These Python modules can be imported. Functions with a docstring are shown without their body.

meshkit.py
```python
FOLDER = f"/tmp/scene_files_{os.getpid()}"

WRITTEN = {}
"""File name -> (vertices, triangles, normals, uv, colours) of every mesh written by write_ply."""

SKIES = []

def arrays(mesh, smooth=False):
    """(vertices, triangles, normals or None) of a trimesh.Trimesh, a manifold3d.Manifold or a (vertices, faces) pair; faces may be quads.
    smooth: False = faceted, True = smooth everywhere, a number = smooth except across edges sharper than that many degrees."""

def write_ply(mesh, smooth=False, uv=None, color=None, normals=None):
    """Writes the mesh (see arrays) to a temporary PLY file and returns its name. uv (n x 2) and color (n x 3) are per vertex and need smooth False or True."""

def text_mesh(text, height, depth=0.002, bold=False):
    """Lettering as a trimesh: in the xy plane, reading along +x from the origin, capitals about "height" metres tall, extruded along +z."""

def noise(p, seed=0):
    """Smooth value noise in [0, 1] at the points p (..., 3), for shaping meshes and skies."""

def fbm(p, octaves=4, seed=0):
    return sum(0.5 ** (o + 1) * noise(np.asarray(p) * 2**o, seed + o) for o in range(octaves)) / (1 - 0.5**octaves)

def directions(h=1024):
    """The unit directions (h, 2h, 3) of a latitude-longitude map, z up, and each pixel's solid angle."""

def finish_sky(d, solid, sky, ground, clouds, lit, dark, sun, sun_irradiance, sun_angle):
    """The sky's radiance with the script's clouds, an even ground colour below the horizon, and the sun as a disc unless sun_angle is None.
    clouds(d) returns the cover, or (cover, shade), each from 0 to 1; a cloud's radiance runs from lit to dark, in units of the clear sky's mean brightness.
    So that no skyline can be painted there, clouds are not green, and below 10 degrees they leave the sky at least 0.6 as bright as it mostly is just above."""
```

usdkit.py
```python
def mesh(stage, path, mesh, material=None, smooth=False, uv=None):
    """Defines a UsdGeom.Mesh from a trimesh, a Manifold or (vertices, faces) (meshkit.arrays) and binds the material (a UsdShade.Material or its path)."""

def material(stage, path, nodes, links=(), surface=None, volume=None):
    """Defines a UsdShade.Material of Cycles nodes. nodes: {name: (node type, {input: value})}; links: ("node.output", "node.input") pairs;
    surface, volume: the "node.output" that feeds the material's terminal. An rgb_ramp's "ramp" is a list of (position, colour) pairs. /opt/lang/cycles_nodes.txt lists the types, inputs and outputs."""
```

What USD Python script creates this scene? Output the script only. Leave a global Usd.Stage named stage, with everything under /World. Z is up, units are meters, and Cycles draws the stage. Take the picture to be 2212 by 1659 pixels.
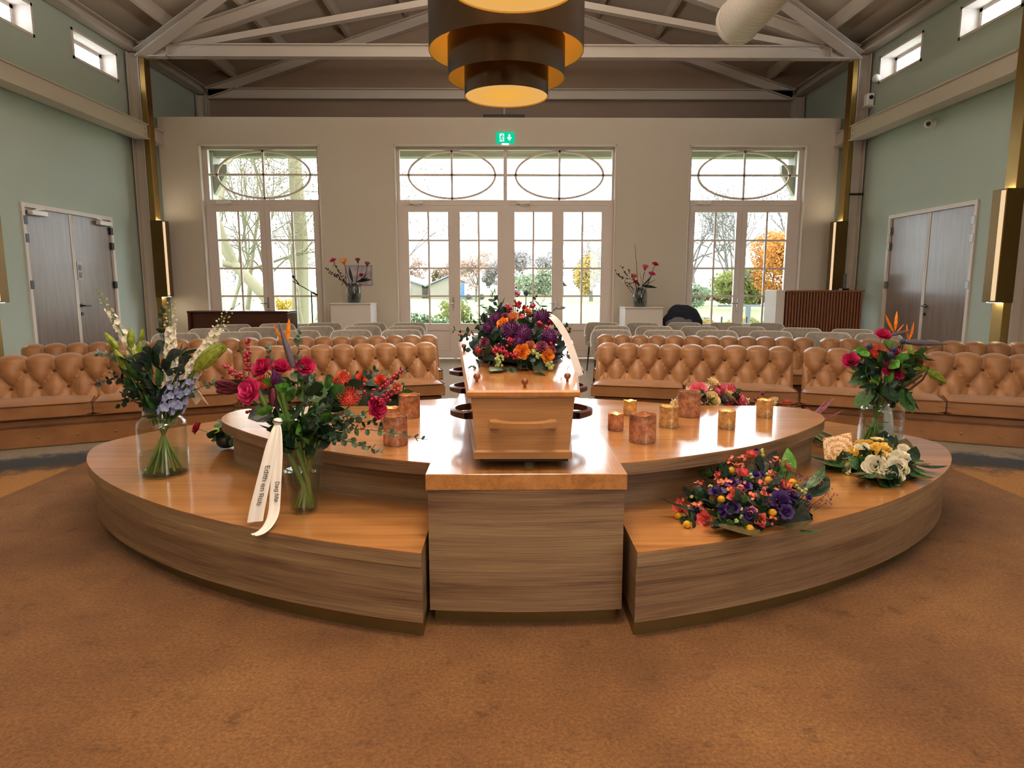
import math, random
import numpy as np
import trimesh, usdkit, meshkit
import shapely.geometry as sg
from pxr import Usd, UsdGeom, UsdLux, UsdShade, Gf, Sdf, Vt

stage = Usd.Stage.CreateInMemory()
UsdGeom.SetStageUpAxis(stage, 'Z')
UsdGeom.SetStageMetersPerUnit(stage, 1.0)
UsdGeom.Xform.Define(stage, '/World')
UsdGeom.Scope.Define(stage, '/World/Looks')
PI = math.pi
rng = np.random.default_rng(7)
random.seed(7)

# ------------------------------------------------------------- camera, sky, lamps
cam = UsdGeom.Camera.Define(stage, '/World/camera')
cam.AddTranslateOp().Set(Gf.Vec3d(0, 0, 1.35))
cam.AddRotateZOp().Set(-0.55)
cam.AddRotateXOp().Set(90 - 8.4)
cam.CreateHorizontalApertureAttr(36.0)
cam.CreateVerticalApertureAttr(27.0)
cam.CreateFocalLengthAttr(36.0 * 1450 / 2212)
cam.CreateFStopAttr(0.0)
cam.CreateClippingRangeAttr(Gf.Vec2f(0.05, 2000))
cam.CreateExposureAttr(-0.12)

SKY = 3.6
dome = UsdLux.DomeLight.Define(stage, '/World/sky')
dome.CreateIntensityAttr(SKY)
dome.CreateColorAttr(Gf.Vec3f(0.88, 0.95, 1.0))

WARM = (1.0, 0.80, 0.60)
SOFT = (1.0, 0.90, 0.79)
BULB, SPOT_FILL, UP_FILL = 38., 105., 84.
def lamp_light(path, loc, radius, intensity, color=WARM, rot=None):
    d = UsdLux.DiskLight.Define(stage, path)
    d.CreateRadiusAttr(radius)
    d.CreateIntensityAttr(intensity)
    d.CreateColorAttr(Gf.Vec3f(*color))
    d.AddTranslateOp().Set(Gf.Vec3d(*loc))
    if rot:
        d.AddRotateXYZOp().Set(Gf.Vec3f(*rot))
    return d

# ------------------------------------------------------------------- helpers
def col(h):
    """sRGB hex -> linear"""
    v = np.array([int(h[i:i + 2], 16) for i in (0, 2, 4)]) / 255
    return tuple(np.where(v < .04045, v / 12.92, ((v + .055) / 1.055) ** 2.4))
LOOKS = {}
def mat(name, nodes, links=(), surface='p.BSDF'):
    LOOKS[name] = usdkit.material(stage, '/World/Looks/' + name, nodes, links, surface)
    return LOOKS[name]
def plain(name, c, rough=.5, **k):
    return mat(name, {'p': ('principled_bsdf', dict(base_color=c if not isinstance(c, str) else col(c), roughness=rough, **k))})
def noisy(name, c1, c2, scale, rough=.6, bump=0., bscale=None, detail=2, stretch=(1, 1, 1), **k):
    """two-tone noise colour on object coordinates with a fine bump"""
    c1, c2 = [col(c) if isinstance(c, str) else c for c in (c1, c2)]
    n = {'t': ('texture_coordinate', {}), 'm': ('mapping', {'scale': stretch}),
         'n': ('noise_texture', {'scale': scale, 'detail': detail, 'roughness': .6}),
         'r': ('rgb_ramp', {'ramp': [(.32, c1), (.68, c2)]}),
         'p': ('principled_bsdf', dict(roughness=rough, **k))}
    l = [('t.object', 'm.vector'), ('m.vector', 'n.vector'), ('n.fac', 'r.fac'), ('r.color', 'p.base_color')]
    if bump:
        n['n2'] = ('noise_texture', {'scale': bscale or scale * 3, 'detail': 1})
        n['b'] = ('bump', {'strength': bump, 'distance': .01})
        l += [('m.vector', 'n2.vector'), ('n2.fac', 'b.height'), ('b.normal', 'p.normal')]
    return mat(name, n, l)
def wood(name, dark, mid, light, axis='x', rough=.3, bump=.15, board=None, vary=.035, scale=1.0, grain=(.35, 14, 14), coat=0.):
    """wood grain running along an axis; board = width of the staves across the grain"""
    hz = axis == 'h'
    axis = 'x' if hz else axis
    s = {'x': (grain[0], grain[1], grain[2]), 'y': (grain[1], grain[0], grain[2]), 'z': (grain[1], grain[2], grain[0])}[axis]
    s = (grain[0], grain[0], grain[1]) if hz else s
    s = tuple(v * scale for v in s)
    dark, mid, light = [col(c) if isinstance(c, str) else c for c in (dark, mid, light)]
    fine = {'x': (3, 160, 160), 'y': (160, 3, 160), 'z': (160, 160, 3)}[axis]
    fine = (4, 4, 190) if hz else fine
    n = {'t': ('texture_coordinate', {}), 'm': ('mapping', {'scale': s}),
         'n': ('noise_texture', {'scale': 1.6, 'detail': 3, 'roughness': .62, 'distortion': .7}),
         'mf': ('mapping', {'scale': fine}), 'nf': ('noise_texture', {'scale': 1, 'detail': 1}),
         'mx': ('mix_float', {'fac': .32}),
         'r': ('rgb_ramp', {'ramp': [(.28, dark), (.5, mid), (.74, light)]}),
         'b': ('bump', {'strength': bump, 'distance': .004}),
         'p': ('principled_bsdf', dict(roughness=rough, coat_weight=coat, coat_roughness=.12))}
    l = [('t.object', 'm.vector'), ('m.vector', 'n.vector'), ('t.object', 'mf.vector'), ('mf.vector', 'nf.vector'),
         ('n.fac', 'mx.a'), ('nf.fac', 'mx.b'), ('mx.result', 'r.fac'), ('r.color', 'p.base_color'),
         ('nf.fac', 'b.height'), ('b.normal', 'p.normal')]
    if board:
        n['sx'] = ('separate_xyz', {})
        n['d'] = ('math', {'math_type': 'divide', 'value2': board})
        n['f'] = ('math', {'math_type': 'floor'})
        n['w'] = ('white_noise_texture', {'dimensions': '1D'})
        n['mr'] = ('map_range', {'to_min': -vary, 'to_max': vary})
        n['ad'] = ('math', {'math_type': 'add'})
        across = {'x': 'y', 'y': 'x', 'z': 'x'}[axis]
        if board < 0:
            across, n['d'][1]['value2'] = 'z', -board
        l = [q for q in l if q != ('mx.result', 'r.fac')] + [
            ('t.object', 'sx.vector'), (f'sx.{across}', 'd.value1'), ('d.value', 'f.value1'), ('f.value', 'w.w'),
            ('w.value', 'mr.value'), ('mr.result', 'ad.value1'), ('mx.result', 'ad.value2'), ('ad.value', 'r.fac')]
    return mat(name, n, l)

USED = {}
def numbered(path):
    if path not in USED:
        USED[path] = 0
        return path
    USED[path] += 1
    return numbered(f'{path}_{USED[path]:03d}')
def setdata(prim, label=None, cat=None, group=None, kind=None):
    for k, v in (('label', label), ('category', cat), ('group', group), ('kind', kind)):
        if v:
            prim.SetCustomDataByKey(k, v)
def obj(name, mesh, m, parent=None, smooth=False, label=None, cat=None, group=None, kind=None):
    path = numbered((parent.GetPath().pathString if parent else '/World') + '/' + name)
    g = usdkit.mesh(stage, path, mesh, LOOKS[m] if isinstance(m, str) else m, smooth)
    g.CreateDoubleSidedAttr(True)
    setdata(g.GetPrim(), label, cat, group, kind)
    return g.GetPrim()
def struct(name, mesh, m, parent=None, smooth=False, label=None):
    return obj(name, mesh, m, parent, smooth, label, kind=None if parent else 'structure')
def thing(name, label, cat, loc=(0, 0, 0), rotz=0, group=None, kind=None):
    x = UsdGeom.Xform.Define(stage, numbered('/World/' + name))
    x.AddTranslateOp().Set(Gf.Vec3d(*map(float, loc)))
    x.AddRotateZOp().Set(float(rotz))
    setdata(x.GetPrim(), label, cat, group, kind)
    return x.GetPrim()
def copy(src, label, loc, rotz=0, group=None, scale=None):
    was = src.GetCustomData()
    x = UsdGeom.Xform.Define(stage, numbered(src.GetPath().pathString))
    x.GetPrim().GetReferences().AddInternalReference(src.GetPath())
    x.ClearXformOpOrder()
    x.GetPrim().SetInstanceable(True)
    xf = UsdGeom.Xformable(x.GetPrim())
    for op in ('xformOp:translate', 'xformOp:rotateZ'):
        pass
    UsdGeom.XformOp(x.GetPrim().CreateAttribute('xformOp:translate', Sdf.ValueTypeNames.Double3)).Set(Gf.Vec3d(*map(float, loc)))
    UsdGeom.XformOp(x.GetPrim().CreateAttribute('xformOp:rotateZ', Sdf.ValueTypeNames.Float)).Set(float(rotz))
    order = ['xformOp:translate', 'xformOp:rotateZ']
    if scale:
        UsdGeom.XformOp(x.GetPrim().CreateAttribute('xformOp:scale', Sdf.ValueTypeNames.Float3)).Set(Gf.Vec3f(*scale))
        order.append('xformOp:scale')
    x.GetXformOpOrderAttr().Set(order)
    setdata(x.GetPrim(), label, was['category'], group or was.get('group'))
    return x.GetPrim()

def cat(*ms):
    """join meshes given as trimesh or (v, f)"""
    V, F, n = [], [], 0
    for m in ms:
        v, f = (m.vertices, m.faces) if hasattr(m, 'vertices') else m
        v, f = np.asarray(v, float), np.asarray(f, int)
        if not len(v):
            continue
        if f.shape[1] == 4:
            f = np.vstack([f[:, [0, 1, 2]], f[:, [0, 2, 3]]])
        V.append(v); F.append(f + n); n += len(v)
    return np.vstack(V), np.vstack(F)
def mv(m, d):
    v, f = cat(m)
    return v + np.asarray(d, float), f
def xf(m, M):
    v, f = cat(m)
    return v @ np.asarray(M)[:3, :3].T + (np.asarray(M)[:3, 3] if np.shape(M)[1] == 4 else 0), f
def rotz(m, deg):
    a = math.radians(deg)
    return xf(m, np.array([[math.cos(a), -math.sin(a), 0], [math.sin(a), math.cos(a), 0], [0, 0, 1]]))
def box(x0, x1, y0, y1, z0, z1, bev=0.):
    if bev <= 0:
        b = trimesh.creation.box((x1 - x0, y1 - y0, z1 - z0))
        return mv(b, ((x0 + x1) / 2, (y0 + y1) / 2, (z0 + z1) / 2))
    pts = []
    for sx, X in ((1, x0), (-1, x1)):
        for sy, Y in ((1, y0), (-1, y1)):
            for sz, Zz in ((1, z0), (-1, z1)):
                pts += [(X + sx * bev, Y + sy * bev, Zz), (X + sx * bev, Y, Zz + sz * bev), (X, Y + sy * bev, Zz + sz * bev)]
    h = trimesh.convex.convex_hull(np.array(pts))
    return np.array(h.vertices), np.array(h.faces)
def frame(d, up=(0, 0, 1)):
    """rotation whose z axis is d"""
    d = np.asarray(d, float); d = d / np.linalg.norm(d)
    u = np.asarray(up, float)
    if abs(d @ u) > .98:
        u = np.array([0, 1., 0])
    x = np.cross(u, d); x /= np.linalg.norm(x)
    return np.stack([x, np.cross(d, x), d], 1)
def beam(p, q, w, h, up=(0, 0, 1), I=None):
    """rectangular bar from p to q; w across, h along up. I=(flange, web): H section"""
    p, q = np.asarray(p, float), np.asarray(q, float)
    R = frame(q - p, up); L = np.linalg.norm(q - p)
    if I:
        f, wb = I
        parts = [box(-w / 2, w / 2, h / 2 - f, h / 2, 0, L), box(-w / 2, w / 2, -h / 2, -h / 2 + f, 0, L), box(-wb / 2, wb / 2, -h / 2 + f, h / 2 - f, 0, L)]
    else:
        parts = [box(-w / 2, w / 2, -h / 2, h / 2, 0, L)]
    return xf(cat(*parts), np.column_stack([R, p]))
def tube(pts, r, n=8, caps=True):
    p = np.asarray(pts, float); r = np.broadcast_to(r, (len(p),))
    t = np.gradient(p, axis=0); t /= np.linalg.norm(t, axis=1, keepdims=True) + 1e-12
    ref = np.array([0, 0, 1.]) if abs(t[0, 2]) < .9 else np.array([1., 0, 0])
    a = np.cross(t[0], ref); a /= np.linalg.norm(a)
    A = [a]
    for k in range(1, len(p)):
        a = A[-1] - t[k] * (A[-1] @ t[k]); A.append(a / (np.linalg.norm(a) + 1e-12))
    A = np.array(A); B = np.cross(t, A)
    th = np.arange(n) * 2 * PI / n
    v = (p[:, None] + r[:, None, None] * (np.cos(th)[None, :, None] * A[:, None] + np.sin(th)[None, :, None] * B[:, None])).reshape(-1, 3)
    i, j = np.meshgrid(np.arange(len(p) - 1), np.arange(n), indexing='ij')
    q = np.stack([i * n + j, i * n + (j + 1) % n, (i + 1) * n + (j + 1) % n, (i + 1) * n + j], -1).reshape(-1, 4)
    f = np.vstack([q[:, [0, 1, 2]], q[:, [0, 2, 3]]])
    if caps:
        c0, c1 = len(v), len(v) + 1
        v = np.vstack([v, p[0], p[-1]])
        k = np.arange(n)
        e = (len(p) - 1) * n
        f = np.vstack([f, np.stack([(k + 1) % n, k, np.full(n, c0)], 1), np.stack([e + k, e + (k + 1) % n, np.full(n, c1)], 1)])
    return v, f
def lathe(prof, n=24, closed=False):
    """prof: (r, z) pairs"""
    prof = np.asarray(prof, float)
    th = np.arange(n) * 2 * PI / n
    v = np.stack([prof[:, 0][:, None] * np.cos(th), prof[:, 0][:, None] * np.sin(th), np.repeat(prof[:, 1][:, None], n, 1)], -1).reshape(-1, 3)
    m = len(prof)
    i, j = np.meshgrid(np.arange(m if closed else m - 1), np.arange(n), indexing='ij')
    i2 = (i + 1) % m
    q = np.stack([i * n + j, i * n + (j + 1) % n, i2 * n + (j + 1) % n, i2 * n + j], -1).reshape(-1, 4)
    return v, np.vstack([q[:, [0, 1, 2]], q[:, [0, 2, 3]]])
def slab(poly, z0, z1, holes=()):
    """extruded plan outline"""
    m = trimesh.creation.extrude_polygon(sg.Polygon(poly, holes), z1 - z0, engine='earcut')
    return mv(m, (0, 0, z0))
def wall_xz(x0, x1, z0, z1, y0, y1, holes):
    """wall in the xz plane with rectangular holes (x0, x1, z0, z1)"""
    P = sg.box(x0, z0, x1, z1)
    for h in holes:
        P = P.difference(sg.box(h[0], h[2], h[1], h[3]))
    parts = []
    for g in getattr(P, 'geoms', [P]):
        m = trimesh.creation.extrude_polygon(g, y1 - y0, engine='earcut')
        v = np.array(m.vertices)
        parts.append((np.stack([v[:, 0], y1 - v[:, 2], v[:, 1]], 1), np.array(m.faces)))
    return cat(*parts)
def wall_yz(y0, y1, z0, z1, x0, x1, holes):
    v, f = wall_xz(y0, y1, z0, z1, x0, x1, holes)
    return np.stack([v[:, 1], v[:, 0], v[:, 2]], 1), f[:, ::-1]
def prism_xz(pts, y0, y1):
    m = trimesh.creation.extrude_polygon(sg.Polygon(pts), y1 - y0, engine='earcut')
    v = np.array(m.vertices)
    return np.stack([v[:, 0], y1 - v[:, 2], v[:, 1]], 1), np.array(m.faces)
def sphere(r, c=(0, 0, 0), sub=2):
    s = trimesh.creation.icosphere(sub, r)
    return np.array(s.vertices) + np.asarray(c, float), np.array(s.faces)
# ------------------------------------------------------------------ materials
plain('white_paint', 'd9d0c8', .55)
plain('cream_wall', 'cbc2b4', .7)
plain('sage_wall', 'aebab0', .75)
plain('gable_board', '97816f', .8)
plain('ceiling_board', 'ccbfaf', .75)
plain('purlin_paint', 'cabeb0', .6)
plain('steel_white', 'c3b8ac', .45)
plain('frame_paint', 'd9cdc6', .4)
plain('exterior_cream', '9b9384', .6)
plain('black_metal', '17171a', .4)
plain('dark_rubber', '1c1c20', .7)
plain('chrome', 'c0c0c0', .22, metallic=1.)
plain('dark_handle', '34363c', .35, metallic=.7)
plain('hinge_grey', '8c8c88', .4, metallic=.6)
plain('white_plastic', 'e6e4df', .35)
plain('brass', '9a7c48', .42, metallic=1.)
plain('brass_dark', '6b5230', .34, metallic=1.)
plain('bronze', '4c3a28', .38, metallic=1.)
plain('plinth_brass', '8a774f', .38, metallic=.85)
noisy('door_laminate', '8f8178', '7c6f67', 2.2, .28, .05, 60, stretch=(9, 9, .7))
wood('oak_top', '8a5a2f', 'a9733f', 'bb8750', 'x', .32, .10, board=.19, coat=.9)
wood('oak_top_along', '8a5a2f', 'a9733f', 'bb8750', 'y', .32, .10, board=.19, coat=.9)
wood('oak_side_shaded', '5c4431', '7e644c', '97805f', 'h', .42, .25, board=-.118, vary=.07, grain=(.8, 17, 17))  # same oak as the tops, with the shade of the sides painted in
wood('coffin_oak', '865c35', '9e7044', 'b08254', 'x', .34, .05, grain=(.6, 10, 10))
wood('coffin_lid_oak', '925d2d', 'ab7039', 'ba8046', 'y', .3, .015, grain=(.5, 7, 7), coat=.9)
plain('dark_wood', '4a2a1e', .3)
plain('knob_wood', '7a4526', .3)
noisy('leather_tan', '9a6a3d', '885a32', 5, .4, .12, 260, sheen_weight=.25, sheen_roughness=.5)
plain('leather_piping', '6b4224', .5)
plain('button_leather', '5e3a20', .5)
noisy('chair_felt', 'a39b92', '8f8880', 14, .9, .25, 300, sheen_weight=.5)
plain('piano_wood', '4b2317', .22)
plain('slat_wood', '8a5639', .45)
plain('slat_back', '2a1712', .7)
plain('fabric_navy', '1d2033', .9)
plain('fabric_grey', '6f7078', .95)
mat('led_strip', {'e': ('emission', {'color': (1, .70, .40), 'strength': 1.0})}, surface='e.emission')
mat('lamp_glow', {'e': ('emission', {'color': (1, .84, .58), 'strength': 60.})}, surface='e.emission')
mat('exit_green', {'e': ('emission', {'color': (.0, .72, .36), 'strength': 1.0})}, surface='e.emission')
mat('exit_white', {'e': ('emission', {'color': (.75, 1, .9), 'strength': 1.0})}, surface='e.emission')
mat('lamp_white', {'e': ('emission', {'color': (1, .98, .9), 'strength': 3.0})}, surface='e.emission')
mat('shade_diffuser', {'t': ('texture_coordinate', {}), 'l': ('vector_math', {'math_type': 'length'}),
    'm': ('mapping', {'scale': (1, 1, 0)}), 'r': ('rgb_ramp', {'ramp': [(0, (1, .48, .06)), (.25, (.9, .45, .10)), (.42, (.85, .46, .15))]}),
    'e': ('emission', {'strength': 1.0})},
    [('t.object', 'm.vector'), ('m.vector', 'l.vector1'), ('l.value', 'r.fac'), ('r.color', 'e.color')], 'e.emission')
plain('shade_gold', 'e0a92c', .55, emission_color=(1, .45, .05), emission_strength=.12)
def clear(name, tint, gloss=.02, edge=.6, base=.035):
    return mat(name, {'f': ('layer_weight', {'blend': .5}), 'pw': ('math', {'math_type': 'power', 'value2': 3.5}), 'k': ('math', {'math_type': 'multiply_add', 'value2': edge, 'value3': base}),
                      't': ('transparent_bsdf', {'color': tint}), 'g': ('glossy_bsdf', {'color': (1, 1, 1), 'roughness': gloss}), 'x': ('mix_closure', {})},
               [('f.facing', 'pw.value1'), ('pw.value', 'k.value1'), ('k.value', 'x.fac'), ('t.BSDF', 'x.closure1'), ('g.BSDF', 'x.closure2')], 'x.closure')
clear('pane_glass', (.97, .98, .98), .02, .8)
clear('vase_glass', (.95, .975, .965), .02, .42)
clear('smoke_glass', (.74, .77, .78), .03, .4)
clear('water', (.86, .93, .90), .01, .3)

# carpet: plain cognac field around the podium, a printed band of gold, navy and grey under the seats
mat('carpet', {
    'g': ('geometry', {}), 's': ('separate_xyz', {}),
    'ax': ('math', {'math_type': 'absolute'}), 'ax0': ('math', {'math_type': 'subtract', 'value2': .04}),
    'm1': ('math', {'math_type': 'greater_than', 'value2': 3.28}), 'm2': ('math', {'math_type': 'greater_than', 'value2': 6.3}),
    'mm': ('math', {'math_type': 'maximum'}),
    'n1': ('noise_texture', {'scale': 1.7, 'detail': 3, 'roughness': .65}),
    'n2': ('noise_texture', {'scale': 9, 'detail': 3, 'roughness': .75}),
    'n3': ('noise_texture', {'scale': 75, 'detail': 2, 'roughness': .8}),
    'n4': ('noise_texture', {'scale': 4.2, 'detail': 3, 'roughness': .7}),
    'w1': ('math', {'math_type': 'multiply_add', 'value2': .45}),
    'w2': ('math', {'math_type': 'multiply_add', 'value2': .9}),
    'wr': ('map_range', {'from_min': 6.2, 'from_max': 8.6}),
    'band': ('rgb_ramp', {'ramp': [(0, col('9a6a2c')), (.22, col('93652f')), (.30, col('3a2c22')), (.36, col('1d222e')), (.46, col('262e3a')), (.54, col('7d7264')), (1, col('97866f'))]}),
    'field': ('rgb_ramp', {'ramp': [(.25, col('5c3b1d')), (.5, col('714b26')), (.78, col('805a30'))]}),
    'spot': ('rgb_ramp', {'ramp': [(.28, (.6, .55, .5)), (.42, (1, 1, 1))]}),
    'fx': ('mix', {'mix_type': 'multiply', 'fac': 1}),
    'fine': ('rgb_ramp', {'ramp': [(.3, (.55, .55, .55)), (.7, (1.3, 1.3, 1.3))]}),
    'pick': ('mix', {}), 'all': ('mix', {'mix_type': 'multiply', 'fac': 1}),
    'b': ('bump', {'strength': .5, 'distance': .01}),
    'p': ('principled_bsdf', {'roughness': .95, 'sheen_weight': .08, 'sheen_roughness': .4})},
    [('g.position', 's.vector'), ('s.x', 'ax0.value1'), ('ax0.value', 'ax.value1'), ('ax.value', 'm1.value1'), ('s.y', 'm2.value1'), ('m1.value', 'mm.value1'), ('m2.value', 'mm.value2'),
     ('g.position', 'n1.vector'), ('g.position', 'n2.vector'), ('g.position', 'n3.vector'), ('g.position', 'n4.vector'),
     ('ax.value', 'w1.value1'), ('s.y', 'w1.value3'), ('n4.fac', 'w2.value1'), ('w1.value', 'w2.value3'), ('w2.value', 'wr.value'), ('wr.result', 'band.fac'),
     ('n1.fac', 'field.fac'), ('n2.fac', 'spot.fac'), ('field.color', 'fx.color1'), ('spot.color', 'fx.color2'),
     ('mm.value', 'pick.fac'), ('fx.color', 'pick.color1'), ('band.color', 'pick.color2'),
     ('n3.fac', 'fine.fac'), ('pick.color', 'all.color1'), ('fine.color', 'all.color2'), ('all.color', 'p.base_color'), ('n3.fac', 'b.height'), ('b.normal', 'p.normal')])

# ------------------------------------------------------------------ room shell
XL, XR, YB, YW, YG = -6.2, 6.05, -5.0, 12.1, 14.3
EAVE, SLOPE = 5.22, .33
struct('floor', box(XL - .3, XR + .3, YB - .3, YW + .25, -.1, 0), 'carpet')
clerestory = [(y, y + 1.14) for y in (10.27, 8.33, 6.37, 4.43, 2.47, .53, -1.43, -3.37)]
DL = (8.873, 10.885, 2.40)          # double door in the left wall: y0, y1, top
DR = (8.76, 10.775, 2.43)           # double door in the right wall
struct('wall_left', wall_yz(YB, YG, 0, EAVE + .2, XL - .35, XL, [(a, b, 4.57, 4.99) for a, b in clerestory] + [(DL[0] + .05, DL[1] - .05, -.1, DL[2] - .05)]), 'sage_wall')
struct('wall_right', wall_yz(YB, YG, 0, EAVE + .2, XR, XR + .35, [(a, b, 4.57, 4.99) for a, b in clerestory] + [(DR[0] + .05, DR[1] - .05, -.1, DR[2] - .05)]), 'sage_wall')
W1, W2, W3 = (-5.28, -3.24), (-1.91, 1.915), (3.22, 5.24)      # door openings in the far wall
HEAD = 3.73
struct('wall_far', wall_xz(-5.97, 5.81, 0, 4.2, YW, YW + .3, [(a, b, -.1, HEAD) for a, b in (W1, W2, W3)]), 'cream_wall')
struct('wall_return_left', box(XL, -5.97, YW + .06, YW + .3, 0, 4.2), 'sage_wall')
struct('wall_return_right', box(5.81, XR, YW + .06, YW + .3, 0, 4.2), 'sage_wall')
struct('ceiling_porch', box(-6.3, 6.2, YW + .3, YG, 4.12, 4.2), 'exterior_cream')
gable = [(XL - .35, 3.95), (XR + .35, 3.95), (XR + .35, EAVE + .25), (0, EAVE + .25 + 6.15 * SLOPE), (XL - .35, EAVE + .25)]
struct('wall_gable', prism_xz(gable, YG, YG + .15), 'gable_board')
REAR = ((3.6, 5.4),)
struct('wall_rear', wall_xz(XL - .3, XR + .3, 0, 7.5, YB - .3, YB, [(a, b, 1.0, HEAD) for a, b in REAR]), 'cream_wall')
for s, nm in ((-1, 'left'), (1, 'right')):
    x0 = XL - .9 if s < 0 else XR + .9
    a, b = (x0, EAVE + .24 - .9 * SLOPE), (0, EAVE + .24 + 6.1 * SLOPE)
    pts = [a, b, (b[0], b[1] + .16), (a[0], a[1] + .16)]
    struct('ceiling_' + nm, prism_xz(pts, YB - .8, YG + .5), 'ceiling_board')
for i, (a, b) in enumerate(clerestory):
    for s in (-1, 1):
        X0 = XL if s < 0 else XR
        if i > 3:
            w = thing('clerestory_window', 'high white %s clerestory window, %s' % ('left' if s < 0 else 'right', ['above the podium', 'level with the viewer', 'behind the viewer', 'near the rear wall'][i - 4]), 'window', kind='structure')
        else:
            w = thing('clerestory_window', ('high white clerestory window in the %s wall, %s from the far end' % ('left' if s < 0 else 'right', ['first', 'second', 'third', 'fourth'][i])), 'window', kind='structure')
        xo = X0 + s * .34
        xi = X0 - s * .012
        lo, hi = min(xi, xo), max(xi, xo)
        t = .035
        obj('window_reveal', cat(box(lo, hi, a, a + t, 4.57, 4.99), box(lo, hi, b - t, b, 4.57, 4.99), box(lo, hi, a, b, 4.57, 4.57 + t), box(lo, hi, a, b, 4.99 - t, 4.99)), 'white_paint', w)
        f0, f1 = sorted((X0 + s * .22, X0 + s * .28))
        obj('window_frame', cat(box(f0, f1, a + t, a + t + .06, 4.6, 4.96), box(f0, f1, b - t - .06, b - t, 4.6, 4.96), box(f0, f1, a, b, 4.6, 4.65), box(f0, f1, a, b, 4.91, 4.96)), 'white_paint', w)
        obj('pane', box((f0 + f1) / 2 - .004, (f0 + f1) / 2 + .004, a + t + .05, b - t - .05, 4.64, 4.92), 'pane_glass', w)

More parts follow.
